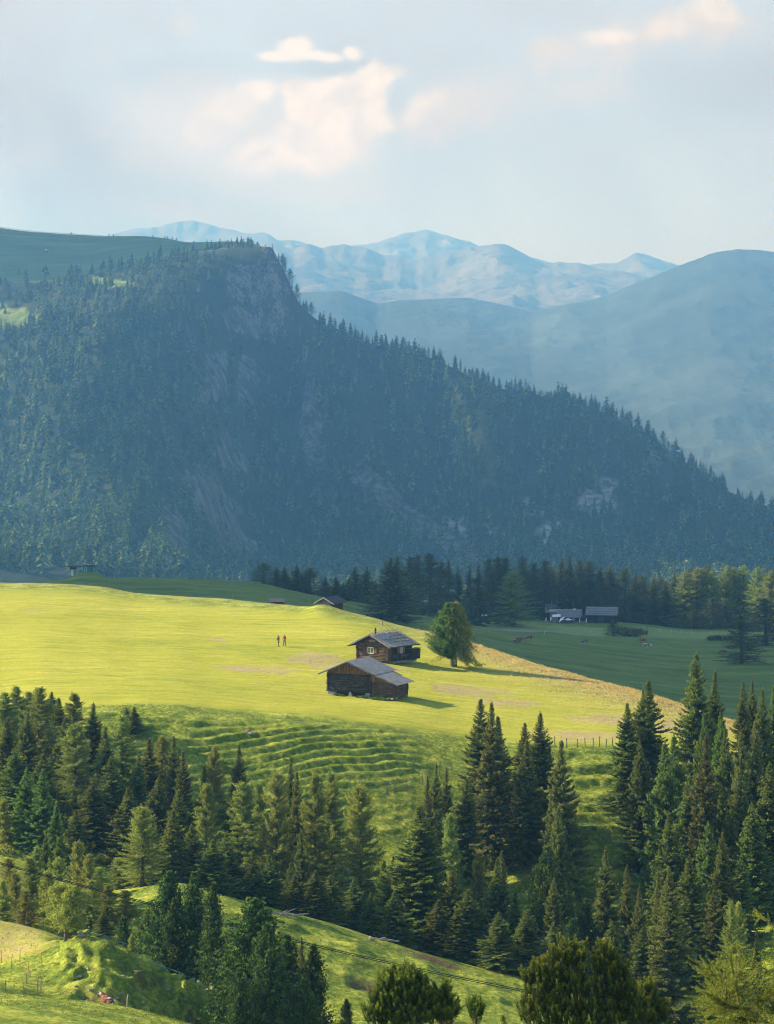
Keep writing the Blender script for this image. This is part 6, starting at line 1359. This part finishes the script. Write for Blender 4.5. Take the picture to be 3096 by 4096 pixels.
main = union([(1400, 400, 190, 120, 20, .5, .42), (1250, 430, 130, 110, 30, .5, .42), (1330, 530, 250, 130, 10, .5, .5), (1080, 620, 170, 80, 10, .5, .6), (1250, 640, 260, 80, 5, .55, .8), (1180, 360, 60, 50, 0, .5, .5), (1520, 320, 70, 50, 20, .6, .6), (1700, 430, 110, 60, 30, .7, .9)])
col = n.mix(main, col, LIT)
small = union([(1190, 190, 90, 50, 10, .75, .75), (1280, 222, 130, 30, -8, .75, .8), (1110, 225, 90, 24, 0, .75, .8), (1410, 215, 50, 36, -30, .7, .8)])
col = n.mix(n.math('MULTIPLY', small, .9), col, WARM)
col = n.mix(n.math('MULTIPLY', union([(2820, 50, 170, 90, 10, .55, .8), (2700, 110, 140, 60, 10, .55, .9), (2450, 150, 160, 46, 5, .6, .9)]), .75), col, LIT)
col = n.mix(n.math('MULTIPLY', cell(1560, 290, 80, 34, 0, .55, .6), .6), col, LIT)
bg = n.n('ShaderNodeBackground'); n.put(bg.inputs[0], col); bg.inputs[1].default_value = 1.0
t.links.new(bg.outputs[0], n.out.inputs[0])

# the air
mb = MB().box((-5300, -120, -520), (5300, 21200, 760))
hz = mb.build('haze', None); tag(hz, kind='stuff')
hm_ = bpy.data.materials.new('haze'); hm_.use_nodes = True; ht = hm_.node_tree; ht.nodes.clear()
ho = ht.nodes.new('ShaderNodeOutputMaterial'); pv = ht.nodes.new('ShaderNodeVolumePrincipled')
pv.inputs['Color'].default_value = HAZE_C; pv.inputs['Absorption Color'].default_value = (.8, .8, .8, 1)
pv.inputs['Density'].default_value = HAZE_D; pv.inputs['Anisotropy'].default_value = .65
ht.links.new(pv.outputs[0], ho.inputs['Volume']); hz.data.materials.append(hm_)
hm_.cycles.homogeneous_volume = True

# three unseen sun blockers added out left to shade far meadows and mountain
def shade_cloud(name, label, ground_pts, height, seed):
    """an unseen cumulus, added to shade the ground, whose outline, moved along the sunlight, covers the given ground outline"""
    pts = [Vector((x, y, height))+Vector((SUN.x, SUN.y, 0))*((height-z)/SUN.z) for x, y, z in ground_pts]
    c = sum(pts, Vector())/len(pts); poly = [(p-c) for p in pts]; K = 96
    def rad(a):
        d = Vector((math.cos(a), math.sin(a), 0)); best = 1e9
        for i in range(len(poly)):
            p, q = poly[i], poly[(i+1) % len(poly)]; e = q-p
            den = d.x*e.y-d.y*e.x
            if abs(den) < 1e-9: continue
            tt = (p.x*e.y-p.y*e.x)/den; s = (p.x*d.y-p.y*d.x)/den
            if tt > 0 and -1e-6 <= s <= 1+1e-6: best = min(best, tt)
        return best if best < 1e8 else 100
    R = np.array([rad(2*math.pi*k/K) for k in range(K)]); J = 24
    vs = []; a = np.arange(K)*2*math.pi/K
    for j in range(J):
        tj = j/(J-1); rr = math.sin(math.pi*min(1, tj*1.0)*.5+0) if j else 0
        s = math.sin(math.pi*tj) if tj > .5 else math.sin(math.pi*tj)
        s = min(1, s*1.0)**.55 if j not in (0, J-1) else 0
        zz = -40*math.cos(math.pi*tj) if tj < .5 else 45*(-math.cos(math.pi*tj))
        for k in range(K):
            r = R[k]*s*(1-.0*j); x = c.x+r*math.cos(a[k]); y = c.y+r*math.sin(a[k])
            b = float(fbm(x/150, y/150+tj*2, 4, seed)); z = c.z+zz*(1+.3*b)
            vs.append((x+14*b, y+14*b, z))
    vs = np.array(vs); ii = np.arange(K*J).reshape(J, K)
    fc = np.stack([ii[:-1], np.roll(ii[:-1], -1, 1), np.roll(ii[1:], -1, 1), ii[1:]], -1).reshape(-1, 4)
    me = mesh_np(name, vs, fc, 4); plain('shade_cloud_white', (.8, .8, .8), 1, 0, .02)
    tag(link(name, me, M['shade_cloud_white']), kind='stuff')
shade_cloud('shade_clouds', '', [(-420, 690, -80), (-100, 690, -70), (30, 640, -85), (260, 610, -85), (360, 900, -95), (300, 1120, -100), (60, 1225, -100), (-60, 1330, -100), (-520, 1400, -100)], 900, 301)
shade_cloud('shade_clouds', '', [(-800, 3800, 70), (-330, 3790, 75), (-150, 3720, 110), (0, 3750, 100), (40, 3950, 60), (-150, 4700, 140), (-800, 4900, 140)], 1120, 321)

shade_cloud('shade_clouds', '', [(-60, 3700, 90), (0, 3760, 50), (430, 3560, -180), (520, 3200, -200), (420, 2700, -240), (200, 2450, -250), (-10, 2500, -240), (-60, 2900, -220), (-50, 3300, -120)], 950, 341)
cam = bpy.data.cameras.new('camera'); co = bpy.data.objects.new('camera', cam); C.objects.link(co)
co.location = (0, 0, 0); co.rotation_euler = (math.radians(90), 0, 0)
cam.sensor_fit = 'VERTICAL'; cam.sensor_height = 36; cam.lens = 36*F/4096
cam.shift_y = -(2048-HV)/4096; cam.clip_start = .5; cam.clip_end = 60000
sc.camera = co
sc.view_settings.view_transform = 'Standard'; sc.view_settings.look = 'None'; sc.view_settings.gamma = 1
sc.view_settings.exposure = EXPO
sc.cycles.filter_width = 1.05; sc.cycles.use_denoising = True; sc.cycles.denoising_prefilter = 'FAST'; sc.cycles.use_adaptive_sampling = False
sc.cycles.max_bounces = 5; sc.cycles.diffuse_bounces = 2; sc.cycles.transmission_bounces = 3; sc.cycles.transparent_max_bounces = 4
sc.cycles.volume_bounces = 1; sc.cycles.sample_clamp_indirect = 4
